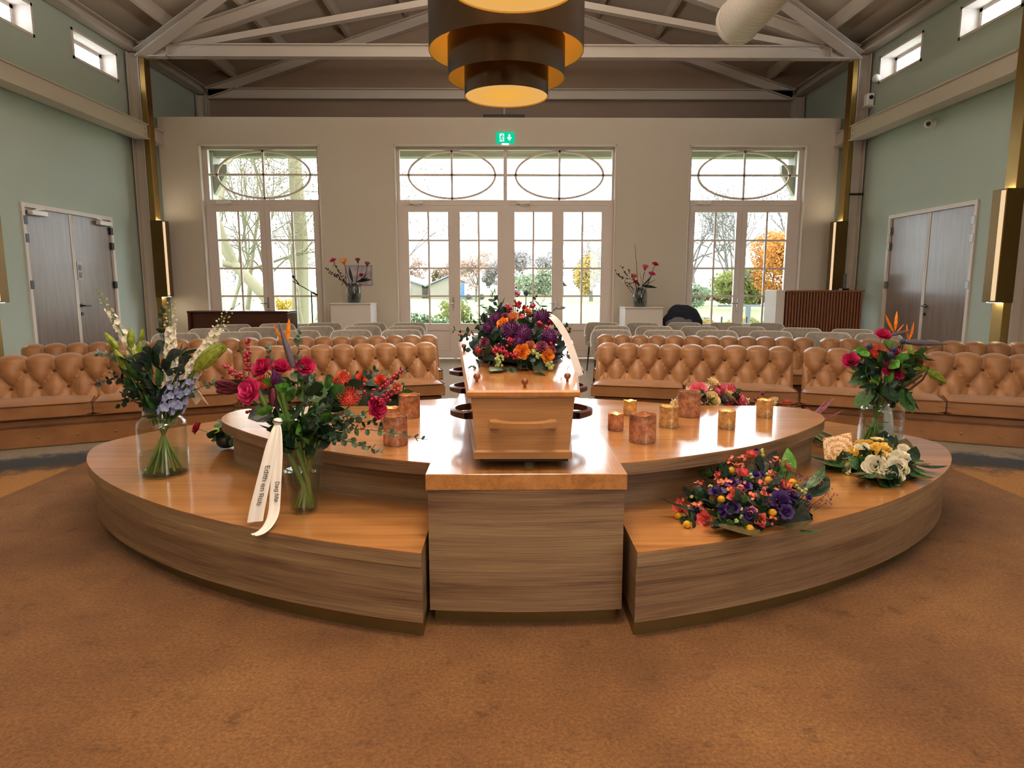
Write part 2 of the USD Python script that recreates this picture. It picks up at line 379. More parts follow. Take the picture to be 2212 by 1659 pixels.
# ------------------------------------------------------ far wall: glazed doors
def glazed(name, op, leaves, trans, label):
    """door set: casing, oval transom lights, glazed leaves of 2 x 4 panes over a solid panel"""
    w = thing(name, label, 'window', kind='structure')
    x0, x1 = op
    y0 = YW + .05; yf = YW + .12; d = .08
    c = .022
    obj('casing', cat(box(x0 - c, x0 + .004, YW - .018, YW + .05, 0, HEAD + c, .004), box(x1 - .004, x1 + c, YW - .018, YW + .05, 0, HEAD + c, .004), box(x0 - c, x1 + c, YW - .018, YW + .05, HEAD - .004, HEAD + c, .004)), 'white_paint', w)
    P = sg.box(x0, 0, x1, HEAD)
    tb, tt = 2.835, 3.685
    for a, b in trans:
        P = P.difference(sg.box(a, tb, b, tt))
    top = 2.745
    groups = []
    for k, (a, b) in enumerate(leaves):
        P = P.difference(sg.box(a - .098, .02, b + .098, top))
    parts = []
    for g in getattr(P, 'geoms', [P]):
        m = trimesh.creation.extrude_polygon(g, d, engine='earcut'); v = np.array(m.vertices)
        parts.append((np.stack([v[:, 0], yf + d - v[:, 2], v[:, 1]], 1), np.array(m.faces)))
    obj('window_frame', cat(*parts), 'frame_paint', w)
    for a, b in trans:
        cx, cz, ra, rb = (a + b) / 2, (tb + tt) / 2 + .005, (b - a) / 2 * (.88 if b - a > 1.85 else .855), (tt - tb) / 2 * .985
        th = np.linspace(0, 2 * PI, 65)[:-1]
        ring = []
        for k in range(64):
            for rr, yy in ((1, yf + .02), (1, yf + .06)):
                ring.append((cx + ra * math.cos(th[k]), yy, cz + rb * math.sin(th[k])))
            for yy in (yf + .06, yf + .02):
                ring.append((cx + (ra - .034) * math.cos(th[k]), yy, cz + (rb - .034) * math.sin(th[k])))
        ring = np.array(ring)
        q = []
        for k in range(64):
            k2 = (k + 1) % 64
            for e in range(4):
                q.append((k * 4 + e, k2 * 4 + e, k2 * 4 + (e + 1) % 4, k * 4 + (e + 1) % 4))
        obj('oval_bar', (ring, np.array(q)), 'frame_paint', w, smooth=30)
        obj('glazing_bar', box(cx - .017, cx + .017, yf + .02, yf + .06, tb, tt), 'frame_paint', w)
        obj('glazing_bar', box(a, b, yf + .02, yf + .06, cz - .017, cz + .017), 'frame_paint', w)
        for ax, bx in ((a, cx), (cx, b)):
            for az, bz in ((tb, cz), (cz, tt)):
                obj('pane', box(ax, bx, yf + .036, yf + .044, az, bz), 'pane_glass', w)
    obj('astragal', cat(*[box((leaves[k][1] + leaves[k + 1][0]) / 2 - .03, (leaves[k][1] + leaves[k + 1][0]) / 2 + .03, yf + .056, yf + .08, .02, 2.74) for k in range(len(leaves) - 1)]), 'frame_paint', w)
    for k, (a, b) in enumerate(leaves):
        L0, L1 = a - .104, b + .104
        if k and a - leaves[k - 1][1] < .25:
            L0 = (a + leaves[k - 1][1]) / 2 + .0015
        if k + 1 < len(leaves) and leaves[k + 1][0] - b < .25:
            L1 = (leaves[k + 1][0] + b) / 2 - .0015
        P = sg.box(L0, .03, L1, 2.74).difference(sg.box(a, .655, b, 2.63)).difference(sg.box(a - .02, .16, b + .02, .53))
        m = trimesh.creation.extrude_polygon(P, .06, engine='earcut'); v = np.array(m.vertices)
        lf = obj('door_leaf', (np.stack([v[:, 0], yf + .055 - v[:, 2], v[:, 1]], 1), np.array(m.faces)), 'frame_paint', w)
        obj('door_panel', box(a - .02, b + .02, yf + .012, yf + .04, .16, .53, .008), 'frame_paint', lf)
        zs = np.linspace(.655, 2.63, 5); xs = [a, (a + b) / 2, b]
        for z in zs[1:4]:
            obj('glazing_bar', box(a, b, yf + .012, yf + .04, z - .016, z + .016), 'frame_paint', lf)
        obj('glazing_bar', box(xs[1] - .016, xs[1] + .016, yf + .011, yf + .041, .655, 2.63), 'frame_paint', lf)
        for i in range(2):
            for j in range(4):
                obj('pane', box(xs[i], xs[i + 1], yf + .022, yf + .03, zs[j], zs[j + 1]), 'pane_glass', lf)
        if k % 2 == 0:
            hx = b + .075
            obj('door_handle', cat(box(hx - .016, hx + .016, yf - .012, yf, .93, 1.13, .003), tube([(hx, yf - .01, 1.02), (hx, yf - .05, 1.02), (hx - .12, yf - .055, 1.02)], .009, 8), tube([(hx, yf - .02, .9), (hx, yf, .9)], .013, 10)), 'chrome', lf)
            obj('door_closer', cat(box(a + .02, a + .27, yf - .05, yf, 2.76, 2.82, .006), beam((a + .1, yf - .06, 2.755), (a + .22, yf - .02, 2.74), .02, .012)), 'white_plastic', w)
    return w
glazed('window_1', W1, [(-5.105, -4.35), (-4.16, -3.40)], [(-5.2, -3.3)], 'white glazed double doors with one oval transom at the left of the far wall')
glazed('window_2', W2, [(-1.72, -1.02), (-.81, -.144), (.165, .832), (1.035, 1.711)], [(-1.855, -.03), (.03, 1.88)], 'wide white glazed doors with two oval transoms in the middle of the far wall')
glazed('window_3', W3, [(3.374, 4.118), (4.314, 5.026)], [(3.28, 5.17)], 'white glazed double doors with one oval transom at the right of the far wall')
for i, (a, b) in enumerate(REAR):
    w = thing('window_%d' % (4 + i), 'plain window in the rear wall behind the viewer', 'window', kind='structure')
    obj('window_frame', cat(box(a, a + .08, YB - .2, YB - .1, 1., HEAD), box(b - .08, b, YB - .2, YB - .1, 1., HEAD), box(a, b, YB - .2, YB - .1, 1., 1.08), box(a, b, YB - .2, YB - .1, HEAD - .08, HEAD)), 'frame_paint', w)
    obj('pane', box(a + .05, b - .05, YB - .155, YB - .145, 1.05, HEAD - .05), 'pane_glass', w)

# -------------------------------------------------------- doors in the side walls
def side_door(name, X, s, y0, y1, top, label, closers):
    """s = +1: the room lies at larger x"""
    w = thing(name, label, 'door', kind='structure')
    X1 = lambda a, b: tuple(sorted((X + s * a, X + s * b)))
    f = X1(-.2, .02)
    obj('door_frame', cat(box(*f, y0, y0 + .055, 0, top - .055), box(*f, y1 - .055, y1, 0, top - .055), box(*f, y0, y1, top - .055, top)), 'white_paint', w)
    ym = (y0 + y1) / 2 + (0.0)
    for k, (a, b) in enumerate(((y0 + .06, ym - .003), (ym + .003, y1 - .06))):
        lf = obj('door_leaf', box(*X1(-.06, -.012), a, b, .01, top - .06), 'door_laminate', w)
        e = b if k == 0 else a
        obj('leaf_edge', box(*X1(-.061, -.006), min(e, e + (-.03 if k == 0 else .03)), max(e, e + (-.03 if k == 0 else .03)), .01, top - .062), 'white_paint', lf)
        hy = a if k == 0 else b
        for z in (.3, 1.35, 1.95, 2.18):
            obj('hinge', box(*X1(-.012, .024), hy - .045 + (.02 if k else -.0), hy + .045 - (0 if k else .02) , z - .055, z + .055, .004), 'hinge_grey' if s < 0 else 'dark_handle', lf)
        if (k == 1) == (s > 0):
            hy2 = (ym + .075) if k == 1 else (ym - .075)
            dy = .13 if k == 1 else -.13
            obj('door_handle', cat(tube([(X + s * -.012, hy2, 1.05), (X + s * .045, hy2, 1.05), (X + s * .05, hy2 + dy, 1.05)], .011, 8), tube([(X - s * .014, hy2, 1.05), (X - s * .002, hy2, 1.05)], .026, 14)), 'dark_handle', lf)
            obj('lock', tube([(X - s * .014, hy2, .93), (X - s * .0, hy2, .93)], .024, 14), 'dark_handle', lf)
            if closers:
                obj('door_sign', box(*X1(-.012, -.006), hy2 - .02, hy2 + .10, 1.42, 1.68), 'plate_sign', lf)
                for kk in range(2):
                    obj('pictogram', box(*X1(-.006, -.003), hy2 + .01, hy2 + .07, 1.45 + kk * .11, 1.53 + kk * .11, .0), 'sign_mark', lf)
        if closers:
            c0 = y0 + .12 if k == 0 else y1 - .42
            obj('door_closer', cat(box(*X1(.0, .075), c0, c0 + .3, top - .15, top - .085, .006), beam((X + s * .04, c0 + .1, top - .075), (X + s * .02, c0 - .02 if k else c0 + .3, top - .05), .02, .014)), 'white_plastic', w)
    return w
plain('plate_sign', '9a8f8c', .35)
plain('sign_mark', '6d5558', .5)
side_door('door_1', XL, 1, *DL, 'grey wood double door with closers in the left green wall', True)
side_door('door_2', XR, -1, *DR, 'grey wood double door with hinges showing in the right green wall', False)

# ------------------------------------------------------------- steel and roof
COLS = (YG - .11, 11.7, 7.8, 3.9, 0., -3.9)
for y in COLS:
    for s in (-1, 1):
        X = -6.06 if s < 0 else 5.91
        where = {11.7: 'standing before the far wall', 7.8: 'standing between side door and seats', YG - .11: 'in the dark gable corner'}.get(y, {3.9: 'level with the podium', 0.: 'level with the viewer'}.get(y, 'near the rear wall'))
        I = beam((X, y, 4.2 if y == COLS[0] else 0), (X, y, 5.1), .2, .2, up=(1, 0, 0), I=(.014, .01))
        obj('steel_column', I, 'steel_white', label='white steel column on the %s side, %s' % ('left' if s < 0 else 'right', where), cat='column')
for s in (-1, 1):
    side = 'left' if s < 0 else 'right'
    X = -5.98 if s < 0 else 5.83
    for k in range(5):
        y1, y0 = (COLS[1] - .11, COLS[2] + .11) if k == 0 else (COLS[k + 1] - .11, COLS[k + 2] + .11) if k < 4 else (YW + .05, COLS[1] + .11)
        lab = 'white steel H beam along the %s green wall, ' % side + ('below the clerestory windows at the far end' if k == 0 else 'short stub running into the far wall' if k == 4 else ['', 'level with the podium', 'level with the viewer'][min(k, 2)])
        if k < 3 or k == 4:
            wb = thing('wall_beam', lab, 'beam')
            f0, f1 = (X - .12, X + .12)
            g0, g1 = (X - .12, X + .095) if s < 0 else (X - .095, X + .12)
            obj('beam_section', cat(box(f0, f1, y0, y1, 3.72, 3.738), box(f0, f1, y0, y1, 3.942, 3.96), box(g0, g1, y0, y1, 3.738, 3.942)), 'steel_white', wb)
            if k == 0:
                for z in (3.79, 3.88):
                    obj('bolt', tube([(X - s * .09, y1 - .08, z), (X - s * .112, y1 - .08, z)], .016, 8), 'steel_white', wb)
    obj('eave_beam', beam((XL + .12 if s < 0 else XR - .12, YB, 5.2), (XL + .12 if s < 0 else XR - .12, YG, 5.2), .2, .16, I=(.02, .012)), 'steel_white', label='white steel eave beam along the top of the %s wall' % side, cat='beam')
for y in COLS:
    far = y > 14
    tr = thing('roof_truss', 'white steel roof truss ' + ('on the dark gable wall' if far else 'spanning above the far wall' if y > 11 else {7.8: 'overhead above the front sofas', 3.9: 'overhead above the podium', 0.: 'overhead above the viewer'}.get(y, 'behind the viewer')), 'truss')
    obj('bottom_chord', beam((-5.95, y, 5.13), (5.8, y, 5.13), .16, .2, I=(.016, .01)), 'steel_white', tr)
    for s in (-1, 1):
        X = -5.95 if s < 0 else 5.8
        obj('rafter', beam((X, y, 5.14), (-.07, y, 5.14 + 5.9 * SLOPE - .05), .16, .2, I=(.016, .01)), 'steel_white', tr)
        if not far:
            obj('tie_bar', beam((s * 5.25 - .07, y + .04, 5.2), (-.07, y + .04, 6.09), .12, .1), 'steel_white', tr)
            obj('end_plate', box(X - s * .45 - .008, X - s * .45 + .008, y - .08, y + .08, 5.03, 5.23), 'steel_white', tr)
            if y > 0:
                obj('roof_brace', beam((X, y - .06, 5.06), (X - s * 4.55, y - 2.4, 5.06 + 4.55 * SLOPE), .2, .12, up=(0, 0, 1), I=(.012, .01)), 'steel_white', tr)
for s in (-1, 1):
    for k, x in enumerate((.7, 1.9, 3.07, 4.24, 5.38)):
        z = EAVE + .12 + (6.0 - x) * SLOPE
        obj('purlin', beam((s * x - .05, YB, z), (s * x - .05, YG, z), .07, .2), 'purlin_paint', label='white roof purlin on the %s slope, %s' % ('left' if s < 0 else 'right', ['nearest the ridge', 'next to the ridge purlin', 'half way down the slope', 'next to the lowest', 'lowest, nearest the wall'][k]), cat='purlin')
dct = thing('air_duct', 'round white ventilation duct hung under the right roof slope', 'duct')
DC = (2.79, 4.47)
prof = [(.0, 0), (.2, 0), (.262, .012), (.268, .05), (.262, .09), (.255, .1)] 
for k in range(40):
    z = .1 + k * .1
    prof += [(.255, z), (.255, z + .085), (.259, z + .09), (.259, z + .095)]
v, f = lathe(prof, 40)
v = np.stack([v[:, 0], -v[:, 2], v[:, 1]], 1) + (DC[0], 8.6, DC[1])
obj('duct_body', (v, f), 'steel_white', dct, smooth=40)
for y in (8.2, 6.6):
    obj('hanger', tube([(DC[0], y, DC[1] + .25), (DC[0], y, 6.3)], .006, 6), 'black_metal', dct)
obj('hanging_bar', cat(box(-.443, .389, 14.1, 14.2, 4.65, 4.73, .006)), 'black_metal', label='black bar speaker on a pole above the far wall', cat='speaker')
obj('hanging_pole', tube([(-.02, 14.15, 4.73), (-.02, 14.15, 5.04)], .022, 10), 'steel_white', label='short pale pole holding the black bar above the far wall', cat='pole')
# --------------------------------------------------------------- pendant lamps
def pendant(loc, label):
    t = thing('pendant_lamp', label, 'lamp', loc, 0)
    z0 = 0.
    tiers = [(.38, 0., .34), (.53, .155, .34), (.70, .385, .46)]
    for k, (r, z, h) in enumerate(tiers):
        sh = obj('lamp_shade', lathe([(r, z), (r + .004, z), (r + .004, z + h), (r, z + h)], 72, True), 'bronze', t, smooth=40)
        obj('shade_lining', lathe([(r - .002, z + .002), (r - .002, z + h - .01)], 72), 'shade_gold', sh, smooth=True)
    obj('diffuser', cat(lathe([(0.001, .012), (.374, .012), (.374, .02), (.001, .02)], 72)), 'shade_diffuser', t)
    for r0, r1, z in ((.384, .526, .49), (.534, .695, .83)):
        obj('top_plate', lathe([(r0 - .01, z), (r1, z), (r1, z + .01), (r0 - .01, z + .01)], 72, True), 'shade_gold', t)
    obj('suspension_rod', tube([(0, 0, .3), (0, 0, 7.05 - loc[2])], .012, 8), 'bronze', t)
    return t
LAMP_XY = [(.011, 6.5), (.05, 4.2), (.08, 1.9), (.08, -.6), (.08, -3.)]
names = ['tiered bronze pendant lamp hanging furthest from the viewer', 'tiered bronze pendant lamp nearest the top edge, only its amber disc showing', 'tiered bronze pendant lamp above the viewer', 'tiered bronze pendant lamp behind the viewer', 'last tiered bronze pendant lamp near the rear wall']
for (x, y), n in zip(LAMP_XY, names):
    pendant((x, y, 3.06), n)
    # the lamp bulb, and an added disk on top to brighten the roof
    p = '/World/lamp_bulb_%d' % int(100 + y * 10)
    lamp_light(p + '_down', (x, y, 3.06 + .002), .36, BULB)
    lamp_light(p + '_up', (x, y, 3.06 + .95),   .6, UP_FILL, SOFT, rot=(180, 0, 0))
# made-up spots out of view under the roof, added to light the floor
FILL_SPOTS = [(sx * 3.0, y) for y in (9.2, 7.0, 3.2, .8, -1.6, -4.) for sx in (-1, 1)]
for i, (x, y) in enumerate(FILL_SPOTS):
    z = 5.75
    s = obj('added_spot', mv(lathe([(.001, .2), (.07, .2), (.075, .18), (.085, 0), (.08, 0), (.07, .16), (.001, .17)], 20), (x, y, z)), 'black_metal', label='added unseen black spotlight in the %s row under the roof, %s' % ('left' if x < 0 else 'right', ['farthest away', 'second farthest', 'above the podium', 'above the viewer', 'behind the viewer', 'at the rear wall'][i // 2]), cat='spotlight')
    lamp_light('/World/added_spot_light_%d' % i, (x, y, z + .02), .075, SPOT_FILL)

# ------------------------------------------------------------ brass wall lamps
for y in (11.7, 7.8, 3.9, 0.):
    for s in (-1, 1):
        X = -5.95 if s < 0 else 5.80
        side = 'left' if s < 0 else 'right'
        w = thing('wall_lamp', 'tall brass wall lamp on the %s column %s' % (side, {11.7: 'beside the far wall', 7.8: 'between the side door and the front seats', 3.9: 'beside the podium', 0.: 'beside the viewer'}[y]), 'lamp')
        a = lambda p, q: tuple(sorted((X - s * p, X - s * q)))
        obj('brass_panel', box(*a(.0, .085), y - .10, y + .08, 2.4, 5.0, .004), 'brass', w)
        obj('brass_panel', box(*a(.0, .085), y - .10, y + .08, 0.02, 1.15, .004), 'brass', w)
        bx = obj('lamp_box', box(*a(.0, .20), y - .13, y + .10, 1.15, 2.42, .004), 'brass_dark', w)
        for z in (1.146, 2.421):
            obj('light_slot', box(*a(.1, .17), y - .09, y + .06, z, z + .003), 'lamp_glow', bx)
        obj('light_strip', box(*a(.2, .215), y - .115, y - .06, 1.17, 2.40), 'led_strip', bx)

# -------------------------------------------------------------------- podium
PX = .09
def superell(x0, y0, a, b, n, k=160):
    th = np.linspace(0, 2 * PI, k, endpoint=False)
    c, s = np.cos(th), np.sin(th)
    return np.stack([x0 + a * np.sign(c) * np.abs(c) ** (2 / n), y0 + b * np.sign(s) * np.abs(s) ** (2 / n)], 1)
GAP = (-.316, .492)
CB = (-.308, .467)
low = sg.Polygon(superell(.0925, 4.139, 2.644, 1.816, 1.55)).buffer(0)
front = np.array([(0, 2.70), (.41, 2.78), (.9, 2.985), (1.14, 3.135), (1.36, 3.32), (1.5, 3.46), (1.62, 3.59), (1.70, 3.71), (1.735, 3.82), (1.745, 3.92), (1.72, 4.02), (1.64, 4.09), (1.5, 4.13), (.7, 4.15)])
from scipy.interpolate import PchipInterpolator
tt = np.concatenate([[0], np.cumsum(np.linalg.norm(np.diff(front, axis=0), axis=1))])
ff = PchipInterpolator(tt, front)(np.linspace(0, tt[-1], 70))
up = sg.Polygon(np.vstack([np.stack([.105 + ff[:, 0], ff[:, 1]], 1), np.stack([.105 - ff[::-1, 0], ff[::-1, 1]], 1)])).buffer(0)
def extr(poly, z0, z1):
    poly = max(poly.geoms, key=lambda g: g.area) if hasattr(poly, 'geoms') else poly
    m = trimesh.creation.extrude_polygon(poly, z1 - z0, engine='earcut')
    return mv(m, (0, 0, z0))
for s, side in ((-1, 'left'), (1, 'right')):
    half = sg.box(-4, 0, GAP[0], 8) if s < 0 else sg.box(GAP[1], 0, 4, 8)
    t = thing('podium_wing', 'low curved oak podium wing on the %s of the coffin block' % side, 'podium')
    L = low.intersection(half)
    B = sg.Polygon(superell(.0925, 4.139, 2.585, 1.79, 1.62)).buffer(0).intersection(half)
    Pl = sg.Polygon(superell(.0925, 4.139, 2.50, 1.755, 1.62)).buffer(0).intersection(half.buffer(0) if 0 else (sg.box(-4, 0, GAP[0] - .004, 8) if s < 0 else sg.box(GAP[1] + .004, 0, 4, 8)))
    obj('wing_top', extr(L, .356, .36), 'oak_top', t)
    obj('shaded_edge', extr(L, .302, .356), 'oak_side_shaded', t)  # rim of the slab in darker oak: its shade is in the colour
    obj('wing_body', extr(B, .072, .302), 'oak_side_shaded', t)
    obj('plinth', extr(Pl, 0, .072), 'plinth_brass', t)
    t = thing('podium_tier', 'raised curved oak tier standing on the %s podium wing' % side, 'podium')
    h2 = sg.box(-4, 0, CB[0] - .003, 8) if s < 0 else sg.box(CB[1] + .003, 0, 4, 8)
    obj('tier_top', extr(up.intersection(h2), .596, .60), 'oak_top', t)
    obj('shaded_edge', extr(up.intersection(h2), .545, .596), 'oak_side_shaded', t)  # shade on the tier edge painted as darker oak
    ins = up.buffer(-.05)
    ins = sg.Polygon([(.105 + (x - .105) * .985, y if y > 3.6 else y + .0) for x, y in up.buffer(-.03).exterior.coords]).buffer(0)
    insb = ins.intersection(sg.box(-4, 3.0 - .02, 4, 8)).union(ins)
    body = sg.Polygon([(x, y + .17 * max(0, 1 - abs(x - .105) / 1.7)) for x, y in ins.exterior.coords]).buffer(0)
    obj('tier_body', extr(body.intersection(h2), .36, .545), 'oak_side_shaded', t)
t = thing('coffin_block', 'tall oak block between the podium wings carrying the coffin', 'podium')
obj('block_top', cat(box(CB[0], CB[1], 2.49, 5.6, .57, .634, .002)), 'oak_top_along', t)
curve = lambda y0, y1, dx: [(CB[0] + dx, y0 + .02)] + [(CB[0] + dx + (CB[1] - CB[0] - 2 * dx) * k / 12, y0 + .02 - .022 * math.sin(PI * k / 12)) for k in range(1, 12)] + [(CB[1] - dx, y0 + .02), (CB[1] - dx, y1), (CB[0] + dx, y1)]
obj('block_body', slab(curve(2.495, 5.55, .006), .07, .57), 'oak_side_shaded', t)
obj('plinth', slab(curve(2.55, 5.5, .02), 0, .07), 'plinth_brass', t)

# -------------------------------------------------------------------- coffin
cf = thing('coffin', 'light oak coffin with wooden handles on the centre block', 'coffin', (.067, 0, 0))
def ring(y, hw, z):
    return [(-hw, y, z), (hw, y, z)]
def loft(secs):
    """closed hull of horizontal outlines (list of (pts xy, z))"""
    n = len(secs[0][0])
    v = np.array([(x, y, z if np.ndim(z) == 0 else z[i]) for pts, z in secs for i, (x, y) in enumerate(pts)])
    f = []
    for k in range(len(secs) - 1):
        for i in range(n):
            j = (i + 1) % n
            f += [(k * n + i, k * n + j, (k + 1) * n + j), (k * n + i, (k + 1) * n + j, (k + 1) * n + i)]
    for i in range(1, n - 1):
        f += [(0, i + 1, i), ((len(secs) - 1) * n, (len(secs) - 1) * n + i, (len(secs) - 1) * n + i + 1)]
    return v, np.array(f)
def plan(g, f=0.):
    return [(-.2 - g, 2.552 - f), (.2 + g, 2.552 - f), (.345 + g, 4.2), (.29 + g, 4.62 + f), (-.29 - g, 4.62 + f), (-.345 - g, 4.2)]
def zl(z):
    return [z, z, z + .052, z + .068, z + .068, z + .052]
def base_plan(g):
    return [(-.178 - g, 2.545), (.178 + g, 2.545), (.32 + g, 4.2), (.265 + g, 4.6), (-.265 - g, 4.6), (-.32 - g, 4.2)]
obj('body', loft([(base_plan(0), .69), (plan(0), zl(.922))]), 'coffin_oak', cf)
bp = base_plan(.012)
obj('base_moulding', loft([([(x, y - .012 if y < 3 else y + .012) for x, y in bp], .682), ([(x, y - .012 if y < 3 else y + .012) for x, y in bp], .708), (base_plan(0.001), .715)]), 'coffin_oak', cf)
lid = obj('lid', loft([(plan(.012, .012), zl(.922)), (plan(.018, .018), zl(.93)), (plan(.018, .018), zl(.943)), (plan(.008, .008), zl(.951))]), 'coffin_lid_oak', cf)
for x, y in ((-.185, 2.72), (.187, 2.73), (.008, 2.60), (-.3, 3.75), (.3, 3.75), (-.24, 4.5), (.24, 4.5)):
    z = .951 + .052 * min(1, (y - 2.55) / 1.65) 
    obj('lid_knob', mv(lathe([(.001, .0), (.006, 0), (.0055, .009), (.012, .016), (.0145, .024), (.011, .033), (.001, .036)], 14), (x, y, z)), 'knob_wood', lid, smooth=True)
def handle_bar(half, bow, z, depth):
    th = np.linspace(-1, 1, 25)
    pts = [(half * u, -bow * (1 - abs(u) ** 2.6), z) for u in th]
    sec = []
    for u, (x, y, zz) in zip(th, pts):
        h = .012 + .004 * abs(u) ** 3
        w = .011 + .018 * abs(u) ** 4
        sec.append([(x, y - w, zz - h), (x, y - w, zz + h * .6), (x, y + w, zz + h), (x, y + w, zz - h)])
    v = np.array(sec).reshape(-1, 3); f = []
    for k in range(24):
        for e in range(4):
            f.append((k * 4 + e, k * 4 + (e + 1) % 4, (k + 1) * 4 + (e + 1) % 4, (k + 1) * 4 + e))
    return v, np.array(f)
hv, hf = handle_bar(.128, .048, 0, 0)
obj('handle', mv((hv, hf), (0, 2.548, .822)), 'coffin_oak', cf, smooth=40)
obj('handle', mv(rotz((hv, hf), 180), (0, 4.61, .85)), 'coffin_oak', cf, smooth=40)
for s in (-1, 1):
    for y in (2.82, 3.42, 4.0):
        hw = .178 + .142 * (y - 2.545) / 1.655 + .016
        a = -s * math.degrees(math.atan2(.142, 1.655))
        m = rotz(handle_bar(.11, .075, 0, 0), s * 90 + a)
        obj('handle', mv(m, (s * hw, y, .815 + .03 * (y - 2.5) / 2)), 'dark_wood', cf, smooth=40, label='dark wooden side handle')
bi = thing('coffin_bier', 'flat black bier plate on low feet under the coffin', 'bier', (.067, 0, 0))
obj('plate', box(-.168, .178, 2.565, 4.55, .664, .682), 'black_metal', bi)
for x in (-.12, .13):
    for y in (2.75, 3.5, 4.3):
        obj('foot', box(x - .03, x + .03, y - .03, y + .03, .634, .664), 'black_metal', bi)
g = thing('tealight_glass', 'tiny clear tealight cup in front of the coffin foot', 'candle holder', (.09, 2.535, .634))
obj('glass_cup', lathe([(.001, .002), (.017, .002), (.02, .03), (.018, .03), (.015, .005), (.001, .005)], 20), 'vase_glass', g, smooth=40)
# --------------------------------------------------------------------- sofas
def sofa(label, at, ang, length, cush, seed, group=None):
    """tufted bench sofa: local x runs along it from its aisle end, front at y = 0, back towards +y. ang in degrees, flip = to the left"""
    flip = -1 if at[2] < 0 else 1
    t = thing('tufted_sofa', label, 'sofa', (at[0], at[1], 0), ang, group)
    L = length
    def sx(m):
        v, f = cat(m)
        return (v * (flip, 1, 1), f[:, ::-1] if flip < 0 else f)
    obj('base', sx(box(.03, L - .01, .07, .60, .0, .175, .012)), 'leather_tan', t)
    obj('seat_rail', sx(box(.03, L - .01, .055, .62, .178, .255, .02)), 'leather_tan', t)
    k = 0
    x = 0.
    for c in cush:
        m = trimesh.creation.box((c - .012, .56, .115)).subdivide_to_size(.08)
        v = np.array(m.vertices)
        hx, hy, hz = (c - .012) / 2, .28, .0575
        u, w = np.abs(v[:, 0]) / hx, np.abs(v[:, 1]) / hy
        puff = (1 - u ** 4) * (1 - w ** 4)
        v[:, 2] += np.where(v[:, 2] > 0, .02 * puff, 0)
        e = np.clip((u - .93) / .07, 0, 1); v[:, 2] -= np.sign(v[:, 2]) * .012 * e ** 2
        e = np.clip((w - .95) / .05, 0, 1) * (v[:, 1] < 0); v[:, 2] -= np.sign(v[:, 2]) * .008 * e ** 2
        q = obj('seat_cushion', sx(mv((v, np.array(m.faces)), (x + c / 2, .28, .315))), 'leather_tan', t, smooth=50)
        a, b = x + .008, x + c - .008
        for zz in (.368, .262):
            obj('piping', sx(tube([(a + .01, .5, zz), (a, .012, zz), (a + .02, -.004, zz), (b - .02, -.004, zz), (b, .012, zz), (b - .01, .5, zz)], .0055, 6)), 'leather_piping', q, smooth=True)
        x += c
    # tufted back: grid over length s and height h, leaning backwards, rolled over the top
    n_b = max(4, round(L / .205)); p = L / n_b
    q1, q2 = .115, .255                    # button heights over the seat
    H = .345
    ns, nt = n_b * 14 + 1, 34
    s = np.linspace(0, L, ns)
    tpar = np.linspace(0, 1, nt)
    S, T = np.meshgrid(s, tpar, indexing='ij')
    hgt = np.minimum(T / .78, 1) * H
    u = S / p; dv = q2 - q1
    vv = (hgt - q1) / dv
    a_, b_ = (u - .5 + vv) / 1., (u - .5 - vv) / 1.
    dia = np.sqrt(np.abs(np.sin(PI * a_ / 1. * 1) * np.sin(PI * b_ * 1.)))   # zero on the folds
    # folds join buttons at (i + .5, q1) and (i, q2)
    A = (u - .5) + vv * .5; B = (u - .5) - vv * .5
    dia = np.abs(np.sin(PI * A) * np.sin(PI * B)) ** .42
    vert = np.abs(np.sin(PI * u)) ** .5      # straight folds above the upper buttons
    vlow = np.abs(np.sin(PI * (u - .5))) ** .6
    top = np.clip((hgt - q2) / .03, 0, 1); low = np.clip((q1 - hgt) / .05, 0, 1)
    pil = dia * (1 - top) * (1 - low) + vert * top + (dia * .4 + vlow * .6) * low
    bd = np.full(S.shape, 9.)
    for i in range(-1, n_b + 2):
        for bx_, bz in (((i + .5) * p, q1), (i * p, q2)):
            if .03 < bx_ < L - .03:
                bd = np.minimum(bd, np.hypot(S - bx_, hgt - bz))
    pil = pil * (1 - .8 * np.exp(-(bd / .032) ** 2))
    edge = np.clip(np.minimum(S, L - S) / .05, 0, 1) ** .5
    thick = (.012 + .068 * pil) * (.35 + .65 * edge)
    ph = np.clip((T - .78) / .22, 0, 1) * PI
    lean = .32
    cx = .40 + hgt * lean
    topr = .055
    yy = np.where(T <= .78, cx - thick, .40 + H * lean + topr - (topr + thick) * np.cos(ph))
    zz = np.where(T <= .78, .372 + hgt - .02, .352 + H + (thick * .62) * np.sin(ph))
    V = np.stack([S, yy, zz], -1)
    idx = np.arange(ns * nt).reshape(ns, nt)
    F = np.stack([idx[:-1, :-1], idx[1:, :-1], idx[1:, 1:], idx[:-1, 1:]], -1).reshape(-1, 4)
    bk = obj('backrest', sx((V.reshape(-1, 3), F)), 'leather_tan', t, smooth=True)
    obj('back_shell', sx(cat(loft_yz([(.44, .30), (.40 + H * lean, .352 + H), (.40 + H * lean + .11, .352 + H), (.66, .0), (.60, 0)], .008, L - .008))), 'leather_tan', t)
    for i in range(n_b + 1):
        for bx_, bz in (((i + .5) * p, q1), (i * p, q2)):
            if .03 < bx_ < L - .03:
                c = (bx_, .40 + bz * lean - .026, .352 + bz)
                obj('button', sx(sphere(.0125, c, 1)), 'button_leather', bk, smooth=True)
    for i in range(int(L / .28)):
        obj('base_button', sx(sphere(.012, (.16 + i * .28, .068, .09), 1)), 'leather_tan', t, smooth=True)
    return t
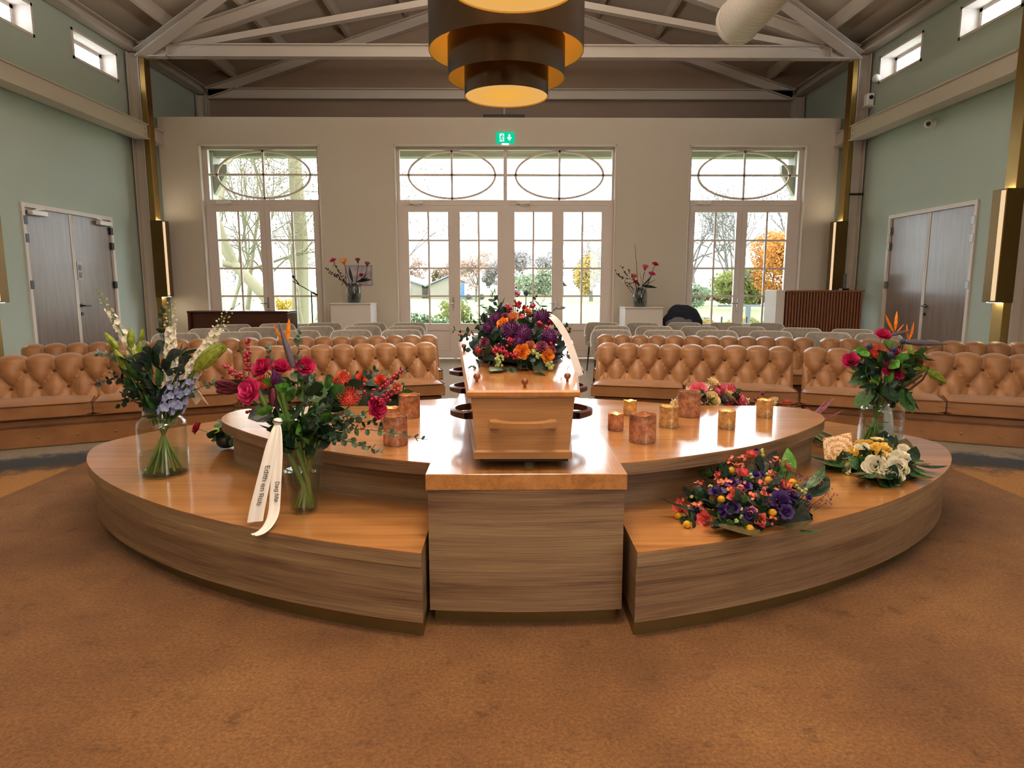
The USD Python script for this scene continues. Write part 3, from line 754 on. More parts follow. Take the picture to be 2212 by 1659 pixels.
def loft_yz(pts, x0, x1):
    m = trimesh.creation.extrude_polygon(sg.Polygon(pts), x1 - x0, engine='earcut'); v = np.array(m.vertices)
    return np.stack([v[:, 2] + x0, v[:, 0], v[:, 1]], 1), np.array(m.faces)
def sofa_run(side, x, y, a1, L1, c1, a2, L2, c2, row):
    sgn = -1 if side == 'left' else 1
    nm = {1: 'front', 2: 'second'}[row]
    sofa('tan tufted sofa in the %s row, next to the centre aisle on the %s' % (nm, side), (x, y, sgn), -sgn * a1, L1, c1, 0)
    r = math.radians(a1)
    sofa('tan tufted sofa in the %s row, outer one towards the %s wall' % (nm, side), (x + sgn * (L1 + .01) * math.cos(r), y - (L1 + .01) * math.sin(r), sgn), -sgn * a2, L2, c2, 0)
sofa_run('left', -.60, 6.66, 16, 1.93, (.95, .98), 25, 2.3, (1.15, 1.15), 1)
sofa_run('right', .84, 6.58, 15, 1.93, (.90, 1.03), 25, 2.3, (1.15, 1.15), 1)
sofa_run('left', -.72, 7.75, 13, 2.5, (1.25, 1.25), 25, 1.75, (.87, .88), 2)
sofa_run('right', 1.02, 7.80, 13, 2.5, (1.25, 1.25), 20, 2.05, (1.02, 1.03), 2)

# -------------------------------------------------------------------- chairs
plain('chair_lit_rim', 'ddd8d0', .6)  # pale tone stands in for backlight on the chair rims
def chair_proto(label, loc, rot, group):
    t = thing('tub_chair', label, 'chair', loc, rot, group)
    th = np.linspace(-112, 112, 49); n = len(th)
    rows = []
    def rim(a):
        k = np.clip((abs(a) - 38) / 60, 0, 1); k = k * k * (3 - 2 * k)
        return .735 - .19 * k
    def P(a, z, off):
        r = math.radians(a); R = .232 + off + .05 * (z - .42) / .3
        e = 2.6
        c, s = math.cos(r), math.sin(r)
        k = (abs(c) ** e + abs(s) ** e) ** (-1 / e)
        return (R * k * s, R * k * c, z)
    sec = []
    for a in th:
        zt = rim(a)
        z0 = .40
        o = [P(a, z0, 0)] + [P(a, z0 + (zt - .015 - z0) * q, 0) for q in (.25, .5, .75, 1)] + [P(a, zt - .003, .006), P(a, zt, .016), P(a, zt - .003, .026), P(a, zt - .015, .032)] + [P(a, z0 + (zt - .015 - z0) * q, .032) for q in (.66, .33, 0)]
        sec.append(o)
    m = len(sec[0]); v = np.array(sec).reshape(-1, 3)
    f = [(i * m + e, (i + 1) * m + e, (i + 1) * m + (e + 1) % m, i * m + (e + 1) % m) for i in range(n - 1) for e in range(m)]
    q = np.array(f); F = np.vstack([q[:, [0, 1, 2]], q[:, [0, 2, 3]]])
    caps = [(0, e, e + 1) for e in range(1, m - 1)] + [((n - 1) * m, (n - 1) * m + e + 1, (n - 1) * m + e) for e in range(1, m - 1)]
    bk = obj('backrest', (v, np.vstack([F, np.array(caps)])), 'chair_felt', t, smooth=45)
    obj('piping', tube([P(a, rim(a) + .001, .016) for a in th], .006, 6), 'chair_lit_rim', bk, smooth=True)  # added strip along the top edge, painted pale as rim light
    pts = [(P(a, .42, .01)[0], P(a, .42, .01)[1]) for a in th] + [(.23, -.24), (-.23, -.24)]
    hull = sg.MultiPoint(pts).convex_hull
    obj('seat', cat(extr(hull.buffer(-.01), .375, .40), extr(hull.buffer(-.004), .40, .44), extr(hull.buffer(-.03), .44, .455)), 'chair_felt', t)
    for x, y in ((-.2, .2), (.2, .2), (-.2, -.2), (.2, -.2)):
        obj('leg', tube([(x, y, .38), (x * 1.15, y * 1.2, 0)], [.013, .008], 8), 'black_metal', t)
    return t
def order(i):
    return ['next to the centre aisle', 'second from the aisle', 'third from the aisle', 'fourth from the aisle', 'fifth from the aisle', 'sixth from the aisle'][i]
proto = None
ROWS = {'left': [('nearest', [(-1.40, 8.98), (-2.06, 8.94), (-2.72, 8.84), (-3.42, 8.62), (-4.10, 8.34)]), ('middle', [(-1.46, 9.85), (-2.10, 9.85), (-2.78, 9.80), (-3.50, 9.55), (-4.10, 9.30)]), ('back', [(-1.54, 10.76), (-2.18, 10.76), (-2.88, 10.72), (-3.55, 10.50), (-4.15, 10.25)])],
        'right': [('nearest', [(1.42, 8.98), (2.11, 8.88), (2.80, 8.84), (3.46, 8.72), (4.10, 8.45), (4.62, 8.2)]), ('middle', [(1.56, 9.85), (2.18, 9.80), (2.83, 9.75), (3.47, 9.65), (4.15, 9.35), (4.72, 9.05)]), ('back', [(1.55, 10.78), (2.20, 10.76), (2.87, 10.74), (3.52, 10.70), (4.14, 10.62)])]}
for side in ROWS:
    for row, spots in ROWS[side]:
        for i, (x, y) in enumerate(spots):
            lab = 'grey tub chair on the %s, %s row, %s' % (side, row, order(i))
            rot = math.degrees(math.atan2(x, 13)) * -1.1 if abs(x) < 3.2 else -np.sign(x) * 20
            if proto is None:
                proto = chair_proto(lab, (x, y, 0), rot, 'grey tub chairs in rows')
            else:
                copy(proto, lab, (x, y, 0), rot, 'grey tub chairs in rows')

# ------------------------------------------- furniture along the far wall
pn = thing('piano', 'dark red brown piano with a pale top behind the left chairs', 'piano', (0, 0, 0))
obj('case', box(-5.12, -3.58, 11.05, 11.48, .08, .90, .008), 'piano_wood', pn)
obj('top_board', box(-5.18, -3.54, 11.0, 11.5, .90, .928, .006), 'piano_wood', pn)
obj('side_panel', box(-5.16, -5.12, 10.98, 11.48, 0, .90, .005), 'piano_wood', pn)
obj('side_panel', box(-3.58, -3.54, 10.98, 11.48, 0, .90, .005), 'piano_wood', pn)
dk = thing('reception_desk', 'reception desk clad in upright reddish slats with a white end, before the right wall', 'desk', (0, 0, 0))
obj('white_end', box(4.42, 4.56, 11.0, 11.5, 0, 1.265, .004), 'white_paint', dk)
obj('back_panel', box(4.56, 5.84, 11.03, 11.09, 0, 1.25), 'slat_back', dk)
obj('top_board', box(4.56, 5.86, 10.99, 11.5, 1.235, 1.262, .003), 'slat_wood', dk)
nsl = 26
for i in range(nsl):
    x = 4.58 + (i + .5) * (1.26 / nsl)
    obj('slat', box(x - .0145, x + .0145, 10.995, 11.03, .02, 1.235, .004), 'slat_wood', dk)
for nm, x0, x1, zt, lab in (('left', -2.94, -2.25, 1.046, 'left of the middle doors'), ('right', 2.0, 2.66, .976, 'right of the middle doors')):
    p = thing('pedestal', 'square white pedestal with a flower vase on it, ' + lab, 'pedestal')
    obj('pedestal_body', box(x0 + .01, x1 - .01, 11.32, 11.88, 0, zt - .02, .006), 'white_paint', p)
    obj('pedestal_top', box(x0, x1, 11.30, 11.9, zt - .02, zt, .004), 'white_paint', p)
# coats heaped on a chair
ct = thing('coat_heap', 'dark navy and grey coats heaped over a chair back beside the right pedestal', 'coats', (3.05, 11.52, 0))
def blob(c, r, seed, amp=.12, sub=4, flat=None):
    v, f = sphere(1, sub=sub)
    d = meshkit.fbm(v * 2.2 + seed * 7.3, 4, seed) - .5
    v = v * (1 + amp * 2.2 * d[:, None]) * np.asarray(r) + np.asarray(c)
    if flat is not None:
        v[:, 2] = np.maximum(v[:, 2], flat)
    return v, f
obj('coat', blob((-.02, 0, .72), (.33, .2, .30), 3), 'fabric_navy', ct, smooth=True, label='dark navy coat')
obj('coat', blob((-.08, -.10, .64), (.25, .16, .2), 5, .18), 'fabric_grey', ct, smooth=True, label='grey coat below the navy one')
obj('chair_under', cat(box(-.25, .25, -.15, .2, .40, .46, .01), *[tube([(x, y, .42), (x, y, 0)], .012, 6) for x in (-.2, .2) for y in (-.12, .17)]), 'black_metal', ct)
# microphone on a boom stand
ms = thing('microphone_stand', 'black microphone on a boom stand in front of the left glazed doors', 'microphone stand', (-3.23, 11.3, 0))
obj('tripod', cat(*[tube([(0, 0, .16), (.28 * math.cos(a), .28 * math.sin(a), .01)], .009, 6) for a in (.4, 2.5, 4.6)]), 'black_metal', ms)
obj('pole', tube([(0, 0, .05), (0, 0, 1.24)], .010, 8), 'black_metal', ms)
obj('boom', tube([(.10, 0, 1.18), (-.30, -.0, 1.41)], .007, 8), 'black_metal', ms)
obj('counterweight', tube([(.10, 0, 1.18), (.02, 0, 1.225)], .016, 8), 'black_metal', ms)
obj('microphone', cat(tube([(-.20, 0, 1.36), (-.27, -.0, 1.46)], .011, 8), sphere(.024, (-.285, 0, 1.485), 2)), 'black_metal', ms)
# small framed picture
plain('picture_edge', '9c949c', .4)
noisy('picture_print', 'c9bfc6', '8f8894', 7, .5)
pc = thing('picture', 'small pale framed print on the far wall behind the left vase', 'picture', (-2.6, YW, 1.52))
obj('picture_frame', cat(box(-.235, .235, -.022, -.001, -.172, -.158), box(-.235, .235, -.022, -.001, .158, .172), box(-.235, -.222, -.022, -.001, -.172, .172), box(.222, .235, -.022, -.001, -.172, .172)), 'picture_edge', pc)
obj('print', box(-.222, .222, -.014, -.002, -.158, .158), 'picture_print', pc)
# exit sign
ex = thing('exit_sign', 'lit green emergency exit sign with running man and arrow above the middle doors', 'sign', (0, YW, 3.86))
obj('sign_face', box(-.155, .155, -.05, -.002, -.09, .09, .006), 'exit_green', ex)
def flat(poly):
    m = trimesh.creation.extrude_polygon(poly, .002, engine='earcut'); v = np.array(m.vertices)
    return np.stack([v[:, 0], -.0505 - v[:, 2], v[:, 1]], 1), np.array(m.faces)
door = sg.box(-.10, -.068, -.018, .066)
man = sg.Point(-.052, .040).buffer(.0095).union(sg.LineString([(-.055, .026), (-.064, -.006)]).buffer(.009)).union(sg.LineString([(-.064, -.006), (-.046, -.026), (-.052, -.05)]).buffer(.0065)).union(sg.LineString([(-.064, -.006), (-.074, -.03), (-.094, -.036)]).buffer(.0065)).union(sg.LineString([(-.056, .022), (-.036, .010), (-.028, .018)]).buffer(.005)).union(sg.LineString([(-.058, .022), (-.078, .014), (-.082, -.004)]).buffer(.005))
obj('pictogram', cat(*[flat(g) for g in getattr(door.difference(man), 'geoms', [door.difference(man)])]), 'exit_white', ex)
arrow = sg.Polygon([(.055, .05), (.085, .05), (.085, .0), (.112, .0), (.07, -.055), (.028, .0), (.055, .0)]).buffer(.004)
obj('arrow', flat(arrow), 'exit_white', ex)
obj('downlight', box(-.06, .06, -.045, -.006, -.108, -.09, .005), 'lamp_white', ex)
# cameras and detectors on the right
c1 = thing('wall_camera', 'white camera on a small shelf high on the right steel column', 'camera', (5.99, 11.55, 4.35))
obj('shelf', box(-.11, .07, -.1, .06, -.11, -.095, .004), 'white_plastic', c1)
obj('camera_body', box(-.08, .035, -.09, .03, -.095, .095, .012), 'white_plastic', c1)
obj('lens', tube([(-.02, -.085, .03), (-.02, -.105, .028)], .032, 18), 'black_metal', c1)
c2 = thing('dome_camera', 'white turret camera under the beam on the right green wall', 'camera', (XR, 9.86, 3.6))
obj('camera_mount', tube([(-.002, 0, 0), (-.05, 0, 0)], [.075, .06], 20), 'white_plastic', c2)
obj('camera_ball', sphere(.06, (-.07, -.005, 0), 2), 'white_plastic', c2, smooth=True)
obj('lens', tube([(-.10, -.045, -.01), (-.125, -.085, -.02)], .03, 16), 'black_metal', c2)
obj('wall_speaker', cat(sphere(.065, (5.96 + .05, 11.42, 4.66), 2)), 'white_plastic', smooth=True, label='round white sensor above the camera on the right column', cat='sensor')
obj('cable_tie', tube([(5.80, 11.59, 2.86), (6.02, 11.59, 2.86)], .018, 6), 'black_metal', label='black strap around the right steel column', cat='strap')
lp = thing('desk_laptop', 'thin dark screen standing on the slatted reception desk', 'screen', (5.62, 11.2, 1.262))
obj('screen', rotz(box(-.16, .16, -.008, .008, .03, .27, .004), 70), 'black_metal', lp)
obj('stand', box(-.06, .06, -.06, .06, 0, .03, .004), 'black_metal', lp)
# ------------------------------------------------------------------- outdoors
def dim(h):
    return tuple(.56 * np.array(col(h)))
noisy('lawn_grass', dim('86a352'), dim('728f40'), .6, .9, .3, 60)
noisy('ivy_leaf', dim('6d8a5e'), dim('8aa573'), 3, .6)
plain('bark_pale', dim('8e8566'), .9)
plain('bark_grey', dim('726c64'), .9)
def leafmat(name, c, t=.4):
    c = dim(c)
    mat(name, {'d': ('diffuse_bsdf', {'color': c}), 't': ('translucent_bsdf', {'color': c}), 'x': ('mix_closure', {'fac': t})}, [('d.BSDF', 'x.closure1'), ('t.BSDF', 'x.closure2')], 'x.closure')
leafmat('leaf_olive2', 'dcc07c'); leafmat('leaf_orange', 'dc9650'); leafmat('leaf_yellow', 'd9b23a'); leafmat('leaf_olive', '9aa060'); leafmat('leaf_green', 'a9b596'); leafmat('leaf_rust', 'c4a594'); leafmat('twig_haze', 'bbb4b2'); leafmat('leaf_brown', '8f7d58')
plain('shed_wall', dim('958d7c'), .8); plain('shed_roof', dim('80868e'), .6); plain('shed_blue', dim('4f7fb8'), .6); plain('shed_dark', dim('6f6a66'), .8)
plain('fence_grey', dim('70767c'), .5); plain('barrier_yellow', dim('e0b92c'), .5); plain('van_white', dim('e9ecee'), .4)
plain('paving', dim('9d968c'), .8)
struct('ground_lawn', box(-160, 160, 15.2, 220, -.25, -.2), 'lawn_grass')
struct('terrace', box(-30, 30, YW + .26, 15.2, -.2, -.03), 'paving')
def quads(c, size, seed, flatten=0.):
    """one small four-sided leaf per centre"""
    r = np.random.default_rng(seed); n = len(c)
    d = r.normal(size=(n, 3)); d /= np.linalg.norm(d, axis=1)[:, None]
    e = np.cross(d, r.normal(size=(n, 3))); e /= np.linalg.norm(e, axis=1)[:, None]
    s = size * r.uniform(.6, 1.4, (n, 1))
    v = np.stack([c - d * s, c + e * s * .6, c + d * s, c - e * s * .6], 1).reshape(-1, 3)
    k = np.arange(n)[:, None] * 4
    return v, (k + np.array([[0, 1, 2, 3]])).reshape(-1, 4)
def cloud(c, r, n, seed, lumps=9):
    """points in a lumpy crown"""
    g = np.random.default_rng(seed)
    L = g.normal(size=(lumps, 3)); L /= np.linalg.norm(L, axis=1)[:, None]; L *= g.uniform(.3, .75, (lumps, 1))
    k = g.integers(0, lumps, n)
    p = g.normal(size=(n, 3)); p /= np.linalg.norm(p, axis=1)[:, None]
    p = L[k] + p * (g.uniform(.2, 1, (n, 1)) ** .4) * .42
    return p * np.asarray(r) + np.asarray(c)
def branches(base, h, r, seed, spread=.55, depth=5, kids=3, lean=(0, 0)):
    g = np.random.default_rng(seed); parts = []; tips = []
    def grow(p, d, L, rad, k):
        q = [p]; dd = d.copy()
        for i in range(3):
            dd = dd + g.normal(size=3) * .12; dd /= np.linalg.norm(dd)
            q.append(q[-1] + dd * L / 3)
        parts.append(tube(q, np.linspace(rad, rad * .62, 4), 7 if k > 3 else 4 if k > 1 else 3, False))
        if k == 0:
            tips.append(q[-1]); return
        for j in range(kids if k < depth else kids + 1):
            nd = dd + g.normal(size=3) * spread; nd[2] += .18; nd /= np.linalg.norm(nd)
            s = q[-1] if j < 2 else q[2]
            grow(s, nd, L * g.uniform(.62, .8), rad * .58, k - 1)
    d0 = np.array([lean[0], lean[1], 1.]); d0 /= np.linalg.norm(d0)
    grow(np.asarray(base, float), d0, h * .33, r, depth)
    return cat(*parts), np.array(tips)
def tree(label, base, h, r, seed, leaf=None, nleaf=0, lsize=.1, crown=None, bark='bark_grey', **k):
    t = thing('tree', label, 'tree', base)
    b, tips = branches((0, 0, 0), h, r, seed, **k)
    obj('branches', b, bark, t, smooth=True)
    if leaf:
        if crown is None:
            g = np.random.default_rng(seed + 1)
            pts = tips[g.integers(0, len(tips), nleaf)] + g.normal(size=(nleaf, 3)) * h * .035
        else:
            pts = cloud(*crown, nleaf, seed + 2)
        obj('foliage', quads(pts, lsize, seed + 3), leaf, t, kind='stuff')
    return t
def bush(label, c, r, n, leaf, size, seed, name='bush'):
    t = thing(name, label, 'bush', (c[0], c[1], -.2))
    obj('stems', cat(*[tube([(0, 0, 0), (math.cos(a) * r[0] * .5, math.sin(a) * r[1] * .5, r[2] * .9)], [.03, .008], 4) for a in np.linspace(.3, 6.3, 9)]), 'bark_grey', t)
    obj('foliage', quads(cloud((0, 0, r[2]), r, n, seed), size, seed), leaf, t, kind='stuff')
    return t
# trees seen through the left doors
tree('big pale plane tree trunk outside the left glazed doors', (-7.9, 26, -.2), 30, .34, 11, 'leaf_brown', 500, .05, bark='bark_pale', depth=6, spread=.5, lean=(.0, 0))
tree('leaning pale limbed tree outside the left glazed doors', (-6.6, 20, -.2), 12, .20, 23, 'leaf_brown', 800, .05, bark='bark_pale', depth=6, spread=.6, lean=(-.5, .1))
tree('thin many branched pollard left of the plane tree', (-10.4, 27, -.2), 10, .11, 31, 'leaf_brown', 600, .05, bark='bark_pale', depth=6, kids=3, spread=.42, lean=(.25, 0))
tree('dark drooping birch beyond the middle doors on the left', (-5.9, 34, -.2), 8, .08, 47, 'leaf_brown', 900, .05, depth=6, spread=.6, lean=(.25, 0))
for i, (x, y, h, sd, ln) in enumerate([(-10.4, 24, 6.5, 3, .1), (-9.3, 22.5, 6.0, 5, .25), (-8.6, 25, 7.5, 7, -.2), (-9.8, 28, 8.5, 9, .0), (-7.2, 24, 6.0, 13, -.35)]):
    tree('bare twiggy sapling outside the left glazed doors, %s' % ['leftmost', 'leaning right', 'leaning left in the middle', 'tallest, behind', 'rightmost'][i], (x, y, -.2), h, .07, 170 + sd, 'leaf_brown', 700, .035, bark='bark_pale', depth=6, kids=3, spread=.42, lean=(ln, 0))
bush('bright yellow shrub outside the left glazed doors', (-8.0, 24, 0), (.6, .5, .72), 1500, 'leaf_yellow', .045, 5)
# trees seen through the right doors
tree('large glowing orange autumn tree outside the right glazed doors', (16.0, 38, -.2), 5.2, .18, 59, 'leaf_orange', 15000, .09, crown=((0, 0, 2.7), (2.9, 2.4, 2.9)), depth=5)
for i, (x, y, h, sd) in enumerate([(17.0, 60, 11, 3), (19.3, 58, 10, 5), (22.0, 62, 12, 8), (25.5, 60, 12.5, 9), (18.6, 75, 12, 12), (23.5, 72, 14, 17)]):
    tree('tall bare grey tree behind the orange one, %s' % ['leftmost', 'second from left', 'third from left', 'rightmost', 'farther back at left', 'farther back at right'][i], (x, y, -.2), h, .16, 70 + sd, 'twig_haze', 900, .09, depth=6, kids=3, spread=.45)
bush('olive bush at the foot of the right hand trees', (14.6, 42, 0), (2.3, 1.5, 1.5), 3200, 'leaf_olive', .12, 15)
bush('low green bush at the left of the right hand trees', (12.2, 46, 0), (2.2, 1.2, .8), 2200, 'leaf_green', .12, 16)
bush('brown hedge behind the lawn on the right', (17.5, 50, 0), (6, 1.0, .75), 3500, 'leaf_brown', .13, 17)
# middle distance
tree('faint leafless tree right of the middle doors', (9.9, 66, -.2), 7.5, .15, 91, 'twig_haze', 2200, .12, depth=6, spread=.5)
tree('yellow autumn tree right of the middle doors', (8.1, 64, -.2), 6.5, .2, 95, 'leaf_olive2', 5200, .13, crown=((0, 0, 2.9), (1.7, 1.6, 2.5)), depth=4)
tree('tawny tree beside the far sheds', (-2.7, 62, -.2), 4.8, .12, 99, 'leaf_rust', 1800, .10, depth=5, spread=.5)
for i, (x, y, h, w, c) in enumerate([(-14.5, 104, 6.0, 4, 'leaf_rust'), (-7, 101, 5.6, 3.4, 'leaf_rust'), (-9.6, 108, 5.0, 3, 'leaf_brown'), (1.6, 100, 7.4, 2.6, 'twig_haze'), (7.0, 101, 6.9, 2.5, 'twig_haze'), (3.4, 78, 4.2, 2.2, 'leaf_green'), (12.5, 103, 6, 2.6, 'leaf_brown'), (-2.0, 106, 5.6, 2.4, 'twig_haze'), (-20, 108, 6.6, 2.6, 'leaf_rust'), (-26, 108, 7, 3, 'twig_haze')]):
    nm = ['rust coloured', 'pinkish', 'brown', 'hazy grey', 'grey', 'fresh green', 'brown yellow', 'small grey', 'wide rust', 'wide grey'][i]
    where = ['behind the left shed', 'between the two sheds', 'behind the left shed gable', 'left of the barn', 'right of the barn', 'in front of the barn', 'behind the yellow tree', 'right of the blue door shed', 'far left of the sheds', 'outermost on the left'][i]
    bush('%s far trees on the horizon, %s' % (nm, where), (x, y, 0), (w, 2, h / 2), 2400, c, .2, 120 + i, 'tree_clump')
# sheds on the far side of the field
def shed(label, x0, x1, y0, y1, h, ridge, face, doors=()):
    t = thing('shed', label, 'building', (0, 0, -.2))
    xm = (x0 + x1) / 2
    obj('wall', prism_xz([(x0, 0), (x1, 0), (x1, h), (xm, ridge), (x0, h)], y0, y1), face, t)
    for a, b in ((x0, xm), (x1, xm)):
        d = -1 if a < b else 1
        obj('roof', prism_xz([(a + d * .4, h - .12), (b, ridge + .05), (b, ridge + .2), (a + d * .4, h + .05)], y0 - .3, y1 + .3), 'shed_roof', t)
    for (a, b, z0, z1, m) in doors:
        obj('shed_door', box(a, b, y0 - .06, y0, z0, z1), m, t)
shed('long low shed with grey roof at the left of the field', -17.5, -9.6, 78, 96, 1.5, 2.75, 'shed_wall', [(-11.6, -10.9, 0, 1.3, 'shed_dark')])
shed('low shed with a blue door in the middle of the field', -8.4, -3.6, 74, 96, 1.45, 2.5, 'shed_wall', [(-5.4, -4.2, 0, 1.6, 'shed_blue')])
shed('small dark barn behind the flowers on the coffin', 4.2, 7.4, 86, 96, 1.5, 3.3, 'shed_dark')
vn = thing('parked_van', 'white van parked by the blue shed door', 'van', (-3.2, 72, -.2))
obj('van_body', loft_yz([(-.9, .3), (.9, .3), (.9, 1.7), (-.6, 1.7), (-.9, 1.5)], -1.1, 1.1), 'van_white', vn)
for x in (-.7, .7):
    obj('wheel', tube([(x, -.95, .3), (x, -.75, .3)], .3, 14), 'dark_rubber', vn)
# planting just outside the doors
for i, (x, y, w, h, n, m) in enumerate([(-2.1, 17.2, .9, .42, 1500, 'ivy_leaf'), (-.75, 17.4, .6, .36, 1300, 'ivy_leaf'), (.5, 18.6, .6, .34, 900, 'ivy_leaf'), (1.6, 17.8, .8, .28, 1100, 'ivy_leaf'), (2.6, 18.0, .7, .24, 900, 'ivy_leaf'), (-1.5, 18.8, .8, .62, 900, 'leaf_olive'), (5.2, 18.5, .9, .34, 900, 'leaf_brown'), (6.6, 18.2, .9, .36, 900, 'leaf_olive'), (-4.8, 18.6, .9, .5, 900, 'leaf_green')]):
    bush('low leafy planting outside the glazed doors, %s' % ['left half of the middle doors', 'behind the second middle leaf', 'behind the coffin flowers', 'right half of the middle doors', 'far right of the middle doors', 'tall straggly stems at left centre', 'brown stems outside the right doors', 'olive stems outside the right doors', 'green stems outside the left doors'][i], (x, y, 0), (w, .6, h), n, m, .055, 200 + i, 'garden_bush')
fp = thing('railing', 'grey railing post and bar outside the right glazed doors', 'railing', (6.4, 16.5, -.2))
obj('rail', box(-1.2, 1.6, -.03, .03, 1.02, 1.07), 'fence_grey', fp)
for x in (-.45, 1.1):
    obj('post', box(x - .05, x + .05, -.05, .05, 0, 1.02), 'fence_grey', fp)
bt = thing('barrier_tape', 'yellow tape barrier outside the right glazed doors', 'barrier', (4.9, 16.0, -.2))
obj('tape', cat(beam((-.3, 0, .72), (.25, 0, .62), .005, .05), beam((.25, 0, .62), (.85, 0, .78), .005, .05)), 'barrier_yellow', bt)
for x in (-.3, .25, .85):
    obj('post', tube([(x, 0, 0), (x, 0, .8)], .02, 6), 'black_metal', bt)
for s in (-1, 1):
    pl = thing('porch_pillar', 'cream porch pillar seen at the edge of the %s transom' % ('left' if s < 0 else 'right'), 'pillar', (s * 6.03, 14.12, -.05))
    obj('shaft', box(-.14, .14, -.14, .14, 0, 3.6, .01), 'exterior_cream', pl)
    obj('bracket', prism_xz([(-s * .14, 3.2), (-s * .42, 3.66), (-s * .42, 3.80), (-s * .14, 3.80)], -.06, .06), 'exterior_cream', pl)
    obj('capital', box(-.2, .2, -.2, .2, 3.6, 4.03, .02), 'exterior_cream', pl)
obj('porch_beam', box(-6.4, 6.25, 14.02, 14.28, 3.9, 4.14), 'exterior_cream', label='cream porch beam outside above the glazed doors', cat='beam')
# ------------------------------------------------------------- flowers: pieces
def petalmat(name, c, c2=None, t=.25, rough=.55):
    """thin petal: diffuse with some light passing; c2 mottles"""
    c = col(c); c2 = col(c2) if c2 else tuple(np.array(c) * .75)
    mat(name, {'tc': ('texture_coordinate', {}), 'n': ('noise_texture', {'scale': 55, 'detail': 0}), 'r': ('rgb_ramp', {'ramp': [(.35, c2), (.62, c)]}),
               'd': ('principled_bsdf', {'roughness': rough}), 't': ('translucent_bsdf', {}), 'x': ('mix_closure', {'fac': t})},
        [('tc.object', 'n.vector'), ('n.fac', 'r.fac'), ('r.color', 'd.base_color'), ('r.color', 't.color'), ('d.BSDF', 'x.closure1'), ('t.BSDF', 'x.closure2')], 'x.closure')
for nm, a, b in [('petal_pink', 'e0437f', 'c42a68'), ('petal_hotpink', 'd12c66', 'a91c4e'), ('petal_orange', 'f0a040', 'e0802a'), ('petal_peach', 'd98f62', 'b8604e'), ('petal_mauve', '8f4258', '6b2c46'),
                 ('petal_purple', '6a2368', '4a174e'), ('petal_violet', '4b2a78', '351c5a'), ('petal_white', 'f0ebdc', 'dcd6bf'), ('petal_cream', 'f0dfae', 'e2c985'), ('petal_yellow', 'f0cf6a', 'e0b548'),
                 ('petal_blue', 'aab6e0', '8c98cc'), ('petal_coral', 'f08e72', 'e0705c'), ('petal_red', 'b01c34', '8a1226'), ('petal_maroon', '6a1830', '4a0f22'), ('petal_tulip', 'd43a5c', 'e08858'),
                 ('petal_rosepink', 'ea7f92', 'd85f78'), ('petal_salmon', 'e8624a', 'd04030'), ('petal_strelitzia', 'f5941e', 'e87a10'), ('petal_gold', 'e8b020', 'd09a14')]:
    petalmat(nm, a, b)
for nm, a, b in [('leaf_dark', '24402c', '1a3022'), ('leaf_mid', '3f6a34', '2f5228'), ('leaf_bright', '5d9a3a', '46802c'), ('leaf_euc', '5f7a64', '47604e'), ('leaf_blue', '3a4f52', '2a3c42'), ('leaf_bronze', '6a5a3c', '4e4a2e'), ('lily_green', '9aa83c', '7a9030'), ('bud_green', 'b6bf7a', '98a458'), ('leaf_dusk', '2f3a34', '222b2a')]:
    petalmat(nm, a, b, .18, .42)
plain('stem_green', '5f7a34', .5); plain('stem_dark', '3a3a22', .6); plain('twig_brown', '4a3424', .8)
plain('berry_red', 'a01c34', .22); plain('berry_pink', 'd0526a', .3); plain('berry_dark', '3c2430', .4)
plain('thistle_blue', '363f5e', .7); plain('beak_grey', '5c5560', .45); plain('gerbera_eye', '2c1a16', .8); plain('ribbon_white', 'eeebe6', .3, sheen_weight=.4)
plain('ribbon_lilac', 'b3a9a8', .4)
plain('ribbon_ink', '4a4648', .5)

def petal(l, w, cup=.3, curl=.3, tip=1., nu=3, nv=5):
    """one petal from the origin up along +z, bulging towards +y"""
    v = []
    for j in range(nv):
        t = j / (nv - 1)
        ww = w * (math.sin(PI * min(.98, .16 + t * .70)) ** .8) * (1 if t < .8 else 1 - (t - .8) * 1.6 * tip)
        for i in range(nu):
            s = i / (nu - 1) * 2 - 1
            y = cup * l * math.sin(PI * .55 * t) - cup * w * .9 * s * s + curl * l * max(0, t - .6) ** 2 * 2.5
            v.append((s * ww, y, l * t * (1 - .12 * curl * t)))
    q = [(j * nu + i, j * nu + i + 1, (j + 1) * nu + i + 1, (j + 1) * nu + i) for j in range(nv - 1) for i in range(nu - 1)]
    return np.array(v), np.array(q)
def place(m, p, d=(0, 0, 1), s=1., spin=0.):
    v, f = cat(m)
    R = frame(d); a = math.radians(spin)
    R = R @ np.array([[math.cos(a), -math.sin(a), 0], [math.sin(a), math.cos(a), 0], [0, 0, 1]])
    return (v * s) @ R.T + np.asarray(p, float), f
def whorl(n, m, tilt, spin=0., rad=0.):
    """n copies of petal m around the z axis, tipped outward by tilt degrees"""
    out = []
    for k in range(n):
        v, f = cat(m)
        a = math.radians(tilt)
        v = v * (1, 1, 1)
        y, z = v[:, 1] * math.cos(a) + v[:, 2] * math.sin(a), v[:, 2] * math.cos(a) - v[:, 1] * math.sin(a)
        v = np.stack([v[:, 0], y + rad, z], 1)
        out.append(rotz((v, f), spin + 360 * k / n))
    return cat(*out)
def rose(open_=.5):
    """unit rose: radius about 1, facing +z"""
    ms = [whorl(3, petal(.95, .42, .18, 0, .3), 6, 0, .05), whorl(4, petal(1.0, .52, .24, .05, .3), 13 + 8 * open_, 30, .12), whorl(5, petal(1.05, .62, .28, .2, .4), 26 + 14 * open_, 10, .16), whorl(6, petal(1.05, .66, .26, .5, .5), 42 + 20 * open_, 40, .14)]
    m = cat(*ms)
    return m[0] - (0, 0, .45), m[1]
ROSE = rose(.5); BUDROSE = rose(-.3); OPENROSE = rose(.9)
